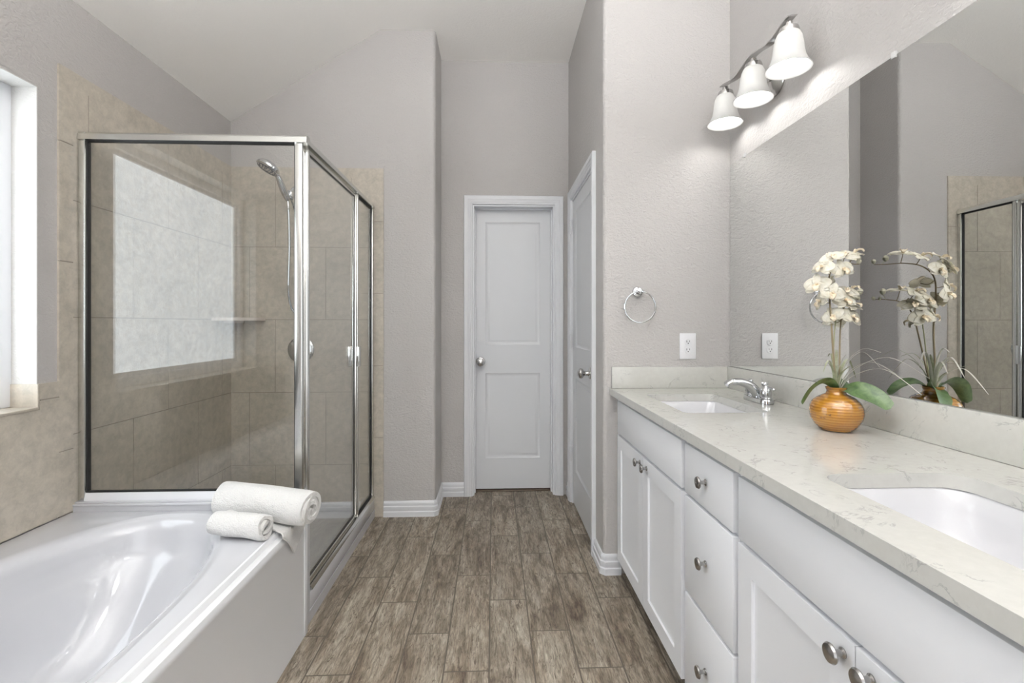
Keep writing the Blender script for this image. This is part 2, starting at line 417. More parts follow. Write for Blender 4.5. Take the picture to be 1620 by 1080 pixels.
grout(g1, FL, YT, YB, .05, ZT); grout(g1, FL, 0, YT+.01, .482, WZ0); grout(g1, FL, WY1, YT+.01, WZ0-.01, .983)
struct('grout_bed', g1, M_GROUT, trim1)
t2 = BM(); g2 = BM()
tiles(t2, FB, XL+.008, XT-BT, .05, ZT-BT, ROWS, grid(-1.034, -1.341))
tiles(t2, FB, XL+.008, XT-BT, ZT-BT, ZT, [], lambda z: [-1.19+.457*k for k in range(-1, 3)])
tiles(t2, FB, XT-BT, XT, 0, ZT-BT, [.49+.446*k for k in range(0, 5)], lambda z: [])
tiles(t2, FB, XT-BT, XT, ZT-BT, ZT, [], lambda z: [])
trim2 = struct('trim_2', t2, M_TILE, label='beige stone-look tile on the shower end wall with a narrow border')
grout(g2, FB, XL+.008, XT, 0.01, ZT)
struct('grout_bed', g2, M_GROUT, trim2)
# white plaster lining of the window reveal
bm = BM(); T = .004
box(bm, XL-.105, XL+.001, WY0, WY1, WZ1-T, WZ1); box(bm, XL-.105, XL+.001, WY1-T, WY1, .983, WZ1); box(bm, XL-.105, XL+.001, WY0, WY0+T, .983, WZ1)
struct('trim_3', bm, M_REVEAL, label='white textured plaster lining the window recess')

# window: vinyl frame, lit obscure glass
win = sempty('window_1', (XL-.12, (WY0+WY1)/2, WZ0), 'white vinyl window with obscure glass above the tub')
F_ = lambda a, b, h: (XL-.135+h, a, b)
fw = .045
bm = BM()
for (a0, a1, b0, b1) in ((WY0, WY0+fw, WZ0+.01, WZ1), (WY1-fw, WY1, WZ0+.01, WZ1), (WY0+fw, WY1-fw, WZ0+.01, WZ0+.01+fw), (WY0+fw, WY1-fw, WZ1-fw, WZ1)):
    box(bm, XL-.138, XL-.085, a0, a1, b0, b1, .004)
obj('window_frame', bm, M_VINYL, win)
bm = BM(); s0 = fw; fs = .022
for (a0, a1, b0, b1) in ((WY0+s0, WY0+s0+fs, WZ0+.055, WZ1-s0), (WY1-s0-fs, WY1-s0, WZ0+.055, WZ1-s0), (WY0+s0+fs, WY1-s0-fs, WZ0+.055, WZ0+.055+fs), (WY0+s0+fs, WY1-s0-fs, WZ1-s0-fs, WZ1-s0)):
    box(bm, XL-.130, XL-.105, a0, a1, b0, b1, .003)
obj('sash', bm, M_VINYL, win)
obj('window_pane', box(BM(), XL-.122, XL-.116, WY0+s0+fs-.004, WY1-s0-fs+.004, WZ0+.055+fs-.004, WZ1-s0-fs+.004), M_WINGLASS, win, label='obscure glass lit by daylight')

# ------------------------------------------------------------------ doors, casings, baseboards
CAS = [(0, 0), (0, .010), (.004, .013), (.012, .013), (.015, .016), (.030, .018), (.034, .021), (.056, .021), (.060, .018), (.060, 0)]
PROF = [(0, 0), (.004, .004), (.016, .0085), (.020, .0085), (.030, .0045), (.034, .0045)]
def knob(bm, c, d):
    """door knob: rose, neck, ball; d is the unit axis pointing into the room"""
    prof = [(0, 0), (.033, 0), (.033, .004), (.029, .009), (.016, .012), (.0125, .018), (.0125, .034), (.018, .040), (.026, .046), (.0285, .056), (.025, .065), (.014, .071), (0, .073)]
    ax = 'y' if abs(d[1]) > .5 else 'x'; s = d[1] if ax == 'y' else d[0]
    return lathe(bm, [(r, h*s) for r, h in prof], c, ax, 32)
def hinge_bm(bm, x, y0, z):
    box(bm, x-.008, x-.001, y0, y0+.030, z-.045, z+.045, .001)
    tube(bm, [(x-.011, y0+.015, z-.048), (x-.011, y0+.015, z+.048)], .0062, 10); return bm
# door facing the camera
DW = YA+.092
d1 = sempty('door_1', (.14, DW, 0), 'white two-panel door facing the camera at the end of the alcove')
fd = lambda a, b, o: (a, DW-o, b)
P1 = [(-.058, .334, 1.045, 1.922), (-.058, .334, .235, .842)]
slab_o = slab(BM(), D1A+.018, D1B-.018, .016, D1Z-.018, .035, P1, PROF, fd)
obj('door_panel', slab_o, M_DOOR, d1)
bm = BM()
box(bm, D1A, D1A+.016, YA, YA+.12, 0, D1Z); box(bm, D1B-.016, D1B, YA, YA+.12, 0, D1Z); box(bm, D1A+.016, D1B-.016, YA, YA+.12, D1Z-.016, D1Z)
box(bm, D1A+.016, D1A+.024, YA+.056, DW-.002, 0, D1Z-.016); box(bm, D1B-.024, D1B-.016, YA+.056, DW-.002, 0, D1Z-.016); box(bm, D1A+.016, D1B-.016, YA+.056, DW-.002, D1Z-.024, D1Z-.016)
sweep(bm, [(D1A+.005, 0), (D1A+.005, D1Z-.005), (D1B-.005, D1Z-.005), (D1B-.005, 0)], CAS, lambda a, b, h: (a, YA-h, b), 1)
obj('door_frame', bm, M_TRIM, d1)
obj('door_knob', knob(BM(), (-.092, DW, .925), (0, -1, 0)), M_BRUSH, d1, label='satin nickel knob')
obj('threshold', box(BM(), D1A+.016, D1B-.016, YA+.075, YA+.118, .0005, .009, .003), simple('threshold_brown', (.10, .07, .05), .6), d1)
struct('wall_dark_backing', box(BM(), D1A-.1, D1B+.1, YA+.24, YA+.26, 0, D1Z+.1), M_DARK, label='near-black sheet painted as the shade behind the facing door')  # black sheet in place of the shade behind the door
# side door
d2 = sempty('door_2', (XE, 2.81, 0), 'white two-panel side door in the right alcove wall, seen at a slant')
XD = XE+.006
fe = lambda a, b, o: (XD-o, a, b)
P2 = [(D2A+.105, D2B-.115, 1.045, 1.922), (D2A+.105, D2B-.115, .235, .842)]
obj('door_panel', slab(BM(), D2A+.019, D2B-.019, .012, D2Z-.019, .035, P2, PROF, fe), M_DOOR, d2)
bm = BM()
box(bm, XE, XE+.11, D2A, D2A+.016, 0, D2Z); box(bm, XE, XE+.11, D2B-.016, D2B, 0, D2Z); box(bm, XE, XE+.11, D2A+.016, D2B-.016, D2Z-.016, D2Z)
box(bm, XD+.036, XD+.048, D2A+.016, D2B-.016, .0, D2Z-.016)
sweep(bm, [(D2A+.006, 0), (D2A+.006, D2Z-.006), (D2B-.006, D2Z-.006), (D2B-.006, 0)], CAS, lambda a, b, h: (XE-h, a, b), 1)
obj('door_frame', bm, M_TRIM, d2)
obj('door_knob', knob(BM(), (XD, 2.566, .925), (-1, 0, 0)), M_BRUSH, d2, label='satin nickel knob')
for z in (1.84, 1.08, .33): obj('hinge', hinge_bm(BM(), XE-.002, D2B-.030, z), M_DOOR, d2)
BB = [(0, 0), (.0165, 0), (.0165, .030), (.0120, .034), (.0120, .040), (.0150, .046), (.0145, .062), (.0100, .066), (.0095, .072), (.0115, .078), (.0090, .088), (.0040, .095), (0, .096)]
fz = lambda a, b, h: (a, b, h)
def baseboard(name, path, side, label):
    struct(name, sweep(BM(), path, [(o+.0008, h) for o, h in BB], fz, side), M_TRIM, label=label)
baseboard('baseboard_shower', [(XT+.001, YB), (XA-.012, YB), (XA, YB+.012), (XA, YA), (D1A-.056, YA)], -1, 'white moulded baseboard wrapping the outer corner beside the shower')
baseboard('baseboard_right', [(XE, D2A-.056), (XE, YR+.012), (XE+.012, YR), (.608, YR)], -1, 'white moulded baseboard wrapping the corner below the towel ring')
baseboard('baseboard_alcove', [(XE, YA-.001), (XE, D2B+.056)], -1, 'short white baseboard between the two doors')

# ------------------------------------------------------------------ knee wall and shower
bm = BM(); box(bm, XL+.008, XS+.020, YG-.035, YG+.020, 0, .497); 
struct('wall_knee', bm, M_ACR, label='low white wall between the tub and the shower')
enc = thing('shower_enclosure', 'corner shower of clear glass in polished aluminium frame on a white base', 'shower enclosure', (-1.18, 2.45, 0))
bm = BM()
box(bm, XL+.010, XS+.020, YG+.022, YB-.009, 0, .045)
box(bm, XS-.060, XS+.020, YG+.022, YB-.009, .045, .118, .008)             # curb
box(bm, XL+.010, XS-.060, YB-.035, YB-.009, .045, .100, .008)
box(bm, XL+.010, XL+.035, YG+.022, YB-.035, .045, .100, .008); box(bm, XL+.035, XS-.060, YG+.022, YG+.066, .045, .100, .006)
pan = obj('shower_base', bm, M_ACR, enc, label='white base with raised curb')
struct('trim_4', box(box(BM(), XL+.009, XS+.024, YG-.040, YG+.020, .4975, .507, .003), XL+.009, XS+.014, YG-.030, YG+.04, .507, .513, .002), M_ACR, label='white ledge capping the low wall behind the tub')
obj('drain', lathe(BM(), [(0, .0465), (.05, .0465), (.055, .045)], (-1.18, 2.45, 0)), M_CHROME, pan)

gy, gx = YG, XS
z0f, z1h = .513, ZG
XJ = XL+.009
# front panel (parallel to the picture): jamb, head, sill, corner post
bm = BM(); box(bm, XJ, XJ+.026, gy-.016, gy+.016, z0f, z1h, .003); obj('wall_jamb', bm, M_FRAME, enc)
bm = BM(); prism(bm, [(gy-.021, z1h-.030), (gy-.018, z1h-.008), (gy-.010, z1h), (gy+.012, z1h), (gy+.021, z1h-.012), (gy+.021, z1h-.030)], lambda a, b, h: (h, a, b), XJ, gx+.0215)
obj('header', bm, M_FRAME, enc, 25)
bm = BM(); prism(bm, [(gy-.019, z0f), (gy-.019, z0f+.006), (gy-.012, z0f+.028), (gy+.012, z0f+.028), (gy+.019, z0f+.006), (gy+.019, z0f)], lambda a, b, h: (h, a, b), XJ+.026, gx-.014)
obj('sill_rail', bm, M_TRIM, enc, 25)
zc = .118
bm = BM(); box(bm, gx-.026, gx+.004, gy-.016, gy+.014, z0f, z1h-.026, .003); obj('corner_post', bm, M_FRAME, enc)
yk = YG+.022
bm = BM(); box(bm, gx-.013, gx+.013, gy+.0145, yk, z0f, z1h-.027, .003); box(bm, gx-.013, gx+.013, yk, yk+.006, zc, z1h-.027, .003); obj('hinge_post', bm, M_FRAME, enc)
def gasket(bm, f, a0, a1, b0, b1, w_=.0045, t=.008):
    for (p0, p1, q0, q1) in ((a0, a0+w_, b0, b1), (a1-w_, a1, b0, b1), (a0+w_, a1-w_, b0, b0+w_), (a0+w_, a1-w_, b1-w_, b1)):
        c = [f(p0, q0, -t), f(p1, q1, t)]
        box(bm, min(c[0][0], c[1][0]), max(c[0][0], c[1][0]), min(c[0][1], c[1][1]), max(c[0][1], c[1][1]), min(c[0][2], c[1][2]), max(c[0][2], c[1][2]))
    return bm
fF = lambda a, b, o: (a, gy+o, b); fS = lambda a, b, o: (gx+o, a, b)
obj('gasket', gasket(BM(), fF, XJ+.026, gx-.026, z0f+.028, z1h-.030), M_BLACK, enc, label='black rubber seal')
obj('glass_panel', box(BM(), XJ+.030, gx-.027, gy-.003, gy+.003, z0f+.031, z1h-.033), M_GLASS, enc, label='fixed clear glass above the tub')
# side: header, track, door, strike post, fixed light
yE = YB-.009
bm = BM(); prism(bm, [(-.020, z1h-.030), (-.020, z1h-.012), (-.012, z1h), (.010, z1h), (.018, z1h-.010), (.021, z1h-.018), (.021, z1h-.030)], lambda a, b, h: (gx+a, h, b), gy+.022, yE)
obj('header', bm, M_FRAME, enc, 25)
bm = BM(); prism(bm, [(-.020, zc), (-.020, zc+.022), (-.008, zc+.022), (-.006, zc+.014), (.006, zc+.014), (.008, zc+.020), (.014, zc+.020), (.021, zc+.004), (.021, zc)], lambda a, b, h: (gx+a, h, b), yk+.021, yE)
obj('threshold_track', bm, M_FRAME, enc, 25)
yS = 2.615
bm = BM(); box(bm, gx-.014, gx+.014, yS, yS+.020, zc+.021, z1h-.030, .003); obj('strike_post', bm, M_FRAME, enc)
bm = BM(); box(bm, gx-.013, gx+.013, yE-.024, yE, zc+.021, z1h-.030, .003); obj('wall_jamb', bm, M_FRAME, enc)
obj('gasket', gasket(BM(), fS, yS+.020, yE-.022, zc+.021, z1h-.031, .006), M_BLACK, enc, label='black rubber seal')
obj('glass_panel', box(BM(), gx-.003, gx+.003, yS+.023, yE-.025, zc+.024, z1h-.035), M_GLASS, enc, label='narrow fixed clear glass beside the wall')
ydA, ydB = yk+.008, yS-.004; zdA, zdB = zc+.030, z1h-.038
bm = BM(); box(bm, gx-.010, gx+.012, ydA, ydA+.013, zdA, zdB, .003); box(bm, gx-.010, gx+.012, ydB-.020, ydB, zdA, zdB, .003)
box(bm, gx-.010, gx+.010, ydA+.016, ydB-.020, zdB-.014, zdB, .002); box(bm, gx-.010, gx+.010, ydA+.016, ydB-.020, zdA, zdA+.016, .002)
door = obj('glass_door', bm, M_FRAME, enc, label='slim framed swinging glass door')
obj('door_glass', box(BM(), gx-.003, gx+.003, ydA+.014, ydB-.018, zdA+.014, zdB-.012), M_GLASS, door)
bm = BM(); gasket(bm, fS, ydA+.0165, ydB-.0205, zdA+.0165, zdB-.0145, .002, .0042); obj('door_seal', bm, M_BLACK, door)
bm = BM(); box(bm, gx+.012, gx+.034, ydB-.016, ydB-.002, .965, 1.072, .003); box(bm, gx+.026, gx+.033, ydB-.036, ydB+.004, .965, 1.072, .002)
box(bm, gx-.034, gx-.010, ydB-.016, ydB-.004, .965, 1.072, .003)
obj('pull_handle', bm, simple('handle_chrome', (.72, .72, .70), .12, 1), door)

# hand shower on its wall bracket
hs = thing('hand_shower', 'chrome hand shower with long hose on the shower end wall', 'hand shower', (-1.19, YB-.008, 2.0))
wy = YB-.0085
bm = BM(); lathe(bm, [(0, 0), (.032, 0), (.030, -.006), (.014, -.012), (.010, -.020)], (-1.185, wy, 2.015), 'y')
tube(bm, smoothpts([(-1.185, wy-.01, 2.015), (-1.185, wy-.06, 2.020), (-1.187, wy-.105, 1.995), (-1.190, wy-.130, 1.962)]), .010, 14)
obj('shower_arm', bm, M_CHROME, hs)
bm = BM(); lathe(bm, [(0, .028), (.016, .026), (.021, .010), (.021, -.014), (.015, -.026), (0, -.028)], (-1.191, wy-.135, 1.950), 'z', 24)
box(bm, -1.216, -1.172, wy-.165, wy-.140, 1.935, 1.972, .006)
obj('holder', bm, M_CHROME, hs)
hb = Vector((-1.196, wy-.160, 1.915)); ht = Vector((-1.214, wy-.250, 2.030))
hv = smoothpts([hb, hb.lerp(ht, .33)+Vector((0, 0, -.004)), hb.lerp(ht, .7)+Vector((0, 0, -.002)), ht])
bm = BM(); tube(bm, hv, [.0135+.006*math.sin(PI*min(1, i/len(hv)*1.1)) for i in range(len(hv))], 16)
obj('wand', bm, M_CHROME, hs)
bm = BM(); lathe(bm, [(0, .026), (.020, .024), (.040, .014), (.050, .002), (.050, -.006), (.044, -.012), (.040, -.010), (0, -.010)], (0, 0, 0), 'z', 32)
Rm = Matrix.Translation(Vector((-1.246, wy-.290, 2.062))) @ Matrix.Rotation(math.radians(26), 4, 'Y') @ Matrix.Rotation(math.radians(-14), 4, 'X') @ Matrix.Scale(1.28, 4)
bm.transform(Rm); head = obj('spray_head', bm, M_CHROME, hs)
bm = BM()
for rr, nn in ((.010, 5), (.022, 10), (.034, 16)):
    for k in range(nn): lathe(bm, [(0, -.0135), (.0022, -.013), (.0026, -.0105)], (rr*math.cos(2*PI*k/nn), rr*math.sin(2*PI*k/nn), 0), 'z', 6)
lathe(bm, [(.041, -.0105), (.0415, -.0122), (.043, -.0122), (.0435, -.0110)], (0, 0, 0), 'z', 32)
bm.transform(Rm); obj('nozzle', bm, simple('nozzle_grey', (.12, .12, .12), .5), head)
bm = BM(); hose = smoothpts([(-1.196, wy-.160, 1.915), (-1.193, wy-.155, 1.84), (-1.200, wy-.13, 1.65), (-1.218, wy-.10, 1.43), (-1.222, wy-.075, 1.33), (-1.208, wy-.055, 1.272), (-1.180, wy-.05, 1.268), (-1.166, wy-.055, 1.35), (-1.168, wy-.07, 1.60), (-1.176, wy-.10, 1.84), (-1.190, wy-.125, 1.925)], 14)
tube(bm, hose, [.0062+(.0008 if i % 2 else 0) for i in range(len(hose))], 10)
obj('hose', bm, M_CHROME, hs)
vt = thing('shower_valve', 'round chrome shower valve below the hand shower on beige tile', 'shower valve', (-1.184, wy, 1.036))
obj('escutcheon', lathe(BM(), [(0, 0), (.080, 0), (.080, -.004), (.072, -.010), (.045, -.013), (.034, -.016), (.030, -.030), (0, -.030)], (-1.184, wy, 1.036), 'y', 48), M_CHROME, vt)
bm = BM(); lathe(bm, [(.026, -.030), (.027, -.050), (.022, -.064), (0, -.070)], (-1.184, wy, 1.036), 'y', 32)
tube(bm, smoothpts([(-1.184, wy-.052, 1.036), (-1.160, wy-.062, 1.024), (-1.125, wy-.068, 1.004)]), [.011]*8+[.009]*8+[.007], 12)
obj('lever', bm, M_CHROME, vt)
cs = thing('corner_shelf', 'beige ceramic corner shelf in the back corner of the shower', 'shelf', (XL+.009, YB-.009, 1.22))
sx, sy = XL+.0085, YB-.0085
bm = BM(); prism(bm, [(sx, sy)]+[(sx+.205*math.cos(a)**.8 if a < PI/2 else sx, sy-.205*math.sin(a)**.8) for a in [PI/2*k/10 for k in range(11)]], lambda a, b, h: (a, b, h), 1.214, 1.232)
obj('shelf_plate', bm, simple('shelf_ceramic', (.62, .56, .50), .2), cs)
bm = BM(); prism(bm, [(sx, sy)]+[(sx+.08*math.cos(a), sy-.08*math.sin(a)) for a in [PI/2*k/6 for k in range(7)]], lambda a, b, h: (a, b, h), 1.200, 1.2145)
obj('bracket', bm, simple('shelf_ceramic', (.62, .56, .50), .2), cs)

# ------------------------------------------------------------------ bathtub
TX0, TX1, TY0, TY1 = XL+.008, -.750, 0.02, YG-.041
tub = thing('bathtub', 'white oval drop-in bathtub under the window with flat front apron', 'bathtub', (-1.17, .93, 0))
cx0, cy0 = -1.170, .93
ha, hb2 = .372, .905
n = 120
corner = [math.atan2(y-cy0, x-cx0) for x, y in ((TX1, TY1), (TX0, TY1), (TX0, TY0), (TX1, TY0))]
angs = sorted([2*PI*k/n-PI for k in range(n)]+corner)
def sup(t, a, b, e=2.45):
    c_, s_ = math.cos(t), math.sin(t)
    r = (abs(c_/a)**e+abs(s_/b)**e)**(-1/e); return cx0+r*c_, cy0+r*s_
def rect(t, g=0):
    c_, s_ = math.cos(t), math.sin(t); q = []
    if c_ > 1e-9: q.append((TX1-g-cx0)/c_)
    if c_ < -1e-9: q.append((TX0+g-cx0)/c_)
    if s_ > 1e-9: q.append((TY1-g-cy0)/s_)
    if s_ < -1e-9: q.append((TY0+g-cy0)/s_)
    r = min(q); return cx0+r*c_, cy0+r*s_
bm = BM(); rings = []
def ring(fn, z): rings.append([bm.verts.new((*fn(t), z if not callable(z) else z(t))) for t in angs])
ring(lambda t: rect(t), .30); ring(lambda t: rect(t), ZD-.006); ring(lambda t: rect(t, .002), ZD-.001); ring(lambda t: rect(t, .006), ZD)
def blend(k): return lambda t: tuple(Vector(rect(t, .006)).lerp(Vector(sup(t, ha, hb2)), k))
ring(blend(.5), ZD); ring(blend(.90), ZD); ring(blend(.97), ZD-.0002)
ring(lambda t: sup(t, ha, hb2), ZD-.001)
for k, (d, dz) in enumerate(((.012, .003), (.026, .010), (.038, .022), (.046, .042), (.052, .072), (.060, .112))):
    ring(lambda t, d=d: sup(t, ha-d, hb2-d*1.1), ZD-dz)
ring(lambda t: sup(t, ha-.066, hb2-.085), ZD-.13); ring(lambda t: sup(t, ha-.074, hb2-.10), ZD-.15)
for d, d2_, dz in ((.085, .15, .22), (.10, .20, .29), (.118, .25, .345), (.145, .30, .378), (.19, .36, .392), (.26, .50, .397)):
    ring(lambda t, d=d, d2_=d2_: sup(t, ha-d, hb2-d2_, 2.6), ZD-dz)
for r0, r1 in zip(rings, rings[1:]):
    for k in range(len(angs)): k1 = (k+1) % len(angs); bm.faces.new((r0[k], r0[k1], r1[k1], r1[k]))
bm.faces.new(rings[-1])
obj('tub_shell', bm, M_ACR, tub, 40)
bm = BM()
ap = [(TX1-.002, ZD-.05), (TX1-.002, ZD-.001), (TX1+.004, ZD-.002), (TX1+.009, ZD-.008), (TX1+.012, ZD-.016), (TX1+.020, ZD-.018), (TX1+.027, ZD-.022), (TX1+.031, ZD-.034), (TX1+.031, ZD-.046), (TX1+.028, ZD-.052), (TX1+.028, .0), (TX1-.002, .0)]
prism(bm, ap, lambda a, b, h: (a, h, b), TY0, TY1)
obj('apron', bm, M_ACR_LIT, tub, 30)
bm = BM(); box(bm, TX1-.002, TX1+.031, TY1-.030, TY1+.001, 0.0, ZD-.030, .004); obj('apron_end_rib', bm, M_ACR_LIT, tub)
obj('tub_drain', lathe(BM(), [(0, .088), (.030, .088), (.036, .0855)], (cx0, .35, 0)), M_CHROME, tub)

# ------------------------------------------------------------------ towels
def roll(r_out, turns, th, Lh, seed, lump=.004, nseg=26, zfloor=0, squash=1.0, r_in=.006, start=0, endw=.004):
    rnd = random.Random(seed); bm = BM(); NP = int(turns*30)
    ph = [rnd.uniform(0, 6) for _ in range(6)]
    def rad(u): return r_in+(r_out-th-r_in)*u
    rows = []
    for i in range(nseg+1):
        s = i/nseg; x = (s-.5)*Lh; row_o = []; row_i = []
        edge = 1-.10*(abs(2*s-1)**8)
        for k in range(NP+1):
            u = k/NP; a = start+2*PI*turns*u; r = rad(u)
            wob = 1+lump/r_out*(math.sin(a*2+ph[0]+3*s)+.6*math.sin(a*3+ph[1]-5*s)+.8*math.sin(9*s+ph[2]+a))*u
            xo = x+endw*math.sin(a*1.5+ph[3])*(2*s-1)+(1-u)*(.006)*(1 if s > .5 else -1)*abs(2*s-1)**6
            for rr, row in ((r+th*.86, row_o), (r+th*.04, row_i)):
                R = rr*wob*edge; row.append((xo, R*math.cos(a), R*math.sin(a)*squash))
        rows.append((row_o, row_i))
    V = [[[bm.verts.new(p) for p in q] for q in r] for r in rows]
    for i in range(nseg):
        for w_ in (0, 1):
            for k in range(NP): bm.faces.new((V[i][w_][k], V[i][w_][k+1], V[i+1][w_][k+1], V[i+1][w_][k]))
        for k in (0, NP): bm.faces.new((V[i][0][k], V[i][1][k], V[i+1][1][k], V[i+1][0][k]))
    for i in (0, nseg):
        for k in range(NP): bm.faces.new((V[i][0][k], V[i][0][k+1], V[i][1][k+1], V[i][1][k]))
    return bm
def place(bm, c, yaw, tilt, zf):
    bm.transform(Matrix.Translation(Vector(c)) @ Matrix.Rotation(yaw, 4, 'Z') @ Matrix.Rotation(tilt, 4, 'Y'))
    for v in bm.verts:
        if v.co.z < zf: v.co.z = zf+(v.co.z-zf)*.02
    return bm
tw = thing('rolled_towel', 'large rolled white bath towel on the tub corner', 'towel', (-.84, 1.74, ZD))
obj('towel_roll', place(roll(.071, 3.2, .0200, .365, 3, .0030, start=2.6), (-.822, 1.752, ZD+.066), math.radians(-14), math.radians(2.5), ZD+.001), M_TOWEL, tw, 50)
bm = BM(); NU, NV = 22, 16; G = []
for i in range(NU+1):
    s = i/NU; row = []
    for j in range(NV+1):
        t = j/NV
        y = 1.640+.200*s+.012*math.sin(t*5)
        drop = .014+.095*max(0, 1-abs(s-.50)/.50)**1.1
        Ln = .075; arcl = t*(Ln+drop)
        if arcl < Ln: x = TX1+.034-Ln+arcl; z = ZD+.004+.003*math.sin(s*14+t*3)
        else: x = TX1+.036+.004*math.sin(s*9); z = ZD+.002-(arcl-Ln)
        row.append((x, y, z))
    G.append(row)
A = [[bm.verts.new(p) for p in r] for r in G]; B = [[bm.verts.new((p[0]+.006*(j/NV), p[1], p[2]+.006*(1-j/NV)+.001)) for j, p in enumerate(r)] for r in G]
for i in range(NU):
    for j in range(NV):
        bm.faces.new((A[i][j], A[i+1][j], A[i+1][j+1], A[i][j+1])); bm.faces.new((B[i][j], B[i][j+1], B[i+1][j+1], B[i+1][j]))
for i in range(NU): bm.faces.new((A[i][0], B[i][0], B[i+1][0], A[i+1][0])); bm.faces.new((A[i][NV], A[i+1][NV], B[i+1][NV], B[i][NV]))
for j in range(NV): bm.faces.new((A[0][j], A[0][j+1], B[0][j+1], B[0][j])); bm.faces.new((A[NU][j], B[NU][j], B[NU][j+1], A[NU][j+1]))
obj('loose_flap', bm, M_TOWEL, tw, 60, label='loose corner of the towel hanging over the tub edge')
tw2 = thing('rolled_towel', 'small rolled white hand towel in front of the large rolled towel', 'towel', (-.87, 1.655, ZD))
obj('towel_roll', place(roll(.052, 2.0, .015, .190, 8, .0035, start=.4), (-.845, 1.614, ZD+.048), math.radians(-12), math.radians(0), ZD+.001), M_TOWEL, tw2, 50)

# ------------------------------------------------------------------ vanity
XFR, XDR = .595, .575
PROFC = [(0, 0), (.0015, .0065), (.004, .007)]
fc = lambda a, b, o: (XDR-o, a, b)
def cab_knob(y, z, parent):
    bm = lathe(BM(), [(r, -h) for r, h in ((0, 0), (.0085, 0), (.0085, .002), (.0055, .005), (.0048, .012), (.007, .016), (.0155, .0195), (.0165, .022), (.0145, .0255), (.007, .0275), (0, .028))], (XDR, y, z), 'x', 28)
    return obj('knob', bm, M_NICKEL, parent, label='satin nickel knob')
def cab_body(t, y0, y1, end=False):
    bm = BM()
    box(bm, XFR+.012, XM-.001, y0+.0005, y0+.016, .10, .857); box(bm, XFR+.012, XM-.001, y1-.016, y1-.0005, .10, .857)
    box(bm, XFR+.012, XM-.001, y0+.016, y1-.016, .10, .116); box(bm, XM-.012, XM-.001, y0+.016, y1-.016, .116, .857)
    obj('cabinet_body', bm, M_CAB, t)
    obj('toe_kick', box(BM(), XFR+.075, XFR+.090, y0+.0005, y1-.0005, 0, .0995), M_CAB, t)
def face_frame(t, y0, y1, rails, mull=None):
    bm = BM(); F = XFR; T_ = XFR+.0118
    box(bm, F, T_, y0+.0005, y0+.026, .10, .857); box(bm, F, T_, y1-.026, y1-.0005, .10, .857)
    for a, b in rails: box(bm, F, T_, y0+.026, y1-.026, a, b)
    if mull: box(bm, F, T_, mull-.02, mull+.02, .135, .665)
    obj('face_frame', bm, M_CAB, t)
def board(y0, y1, z0, z1): return box(BM(), XDR, XFR-.0008, y0, y1, z0, z1, .0022, 2)
def shaker(y0, y1, z0, z1, sw=.057):
    return slab(BM(), y0, y1, z0, z1, .0192, [(y0+sw, y1-sw, z0+sw, z1-sw)], PROFC, fc)
def sink_cab(y0, y1, d0, d1, label, knobs):
    t = thing('vanity_cabinet', label, 'cabinet', (.85, (y0+y1)/2, 0), 'vanity cabinet units')
    cab_body(t, y0, y1); face_frame(t, y0, y1, [(.10, .135), (.665, .705), (.825, .857)], (y0+y1)/2)
    obj('false_front', board(d0, d1, .692, .838), M_CAB, t)
    m = (d0+d1)/2
    for (a, b, ky) in ((d0, m-.0015, knobs[0]), (m+.0015, d1, knobs[1])):
        dd = obj('door', shaker(a, b, .106, .682), M_CAB, t); cab_knob(ky, knobs[2], dd)
sink_cab(1.415, 2.243, 1.430, 2.178, 'white two-door sink cabinet under the far basin beside the towel-ring wall', (1.755, 1.838, .652))
sink_cab(.318, 1.105, .370, 1.092, 'white two-door sink cabinet under the near basin, nearest the camera', (.698, .757, .654))
t = thing('vanity_cabinet', 'narrow white cabinet of three drawers between the two sink cabinets', 'cabinet', (.85, 1.26, 0), 'vanity cabinet units')
cab_body(t, 1.105, 1.415); face_frame(t, 1.105, 1.415, [(.10, .135), (.375, .41), (.665, .705), (.825, .857)])
for z0, z1 in ((.692, .838), (.402, .682), (.106, .392)):
    dr = obj('drawer', board(1.116, 1.404, z0, z1), M_CAB, t); cab_knob(1.262, (z0+z1)/2 if z0 > .5 else (z0+z1)/2+.003, dr)
S1 = (.660, .962, 1.605, 2.040); S2 = (.660, .955, .505, .942)
ct = plate(BM(), [(.553, .300), (XM-.001, .300), (XM-.001, YR-.001), (.553, YR-.001)], [rrect(*S1, .028), rrect(*S2, .045)], .858, ZCN)
bmesh.ops.bevel(ct, geom=[e for e in ct.edges if len(e.link_faces) == 2 and e.calc_face_angle() > 1.2 and abs(e.verts[0].co.z-e.verts[1].co.z) < 1e-5 and e.verts[0].co.z > .88], offset=.0022, segments=2, affect='EDGES', profile=.5)
tag(obj('countertop', ct, M_QUARTZ, None, 30), 'long white quartz countertop with fine grey veins over the cabinets', 'countertop')
tag(obj('side_splash', box(BM(), .562, XM-.022, YR-.021, YR-.001, ZCN+.0005, .991, .002), M_QUARTZ), 'short quartz backsplash below the outlet at the end of the countertop', 'backsplash')
tag(obj('backsplash', box(BM(), XM-.021, XM-.001, .300, YR-.001, ZCN+.0005, .991, .002), M_QUARTZ), 'long quartz backsplash running under the mirror', 'backsplash')
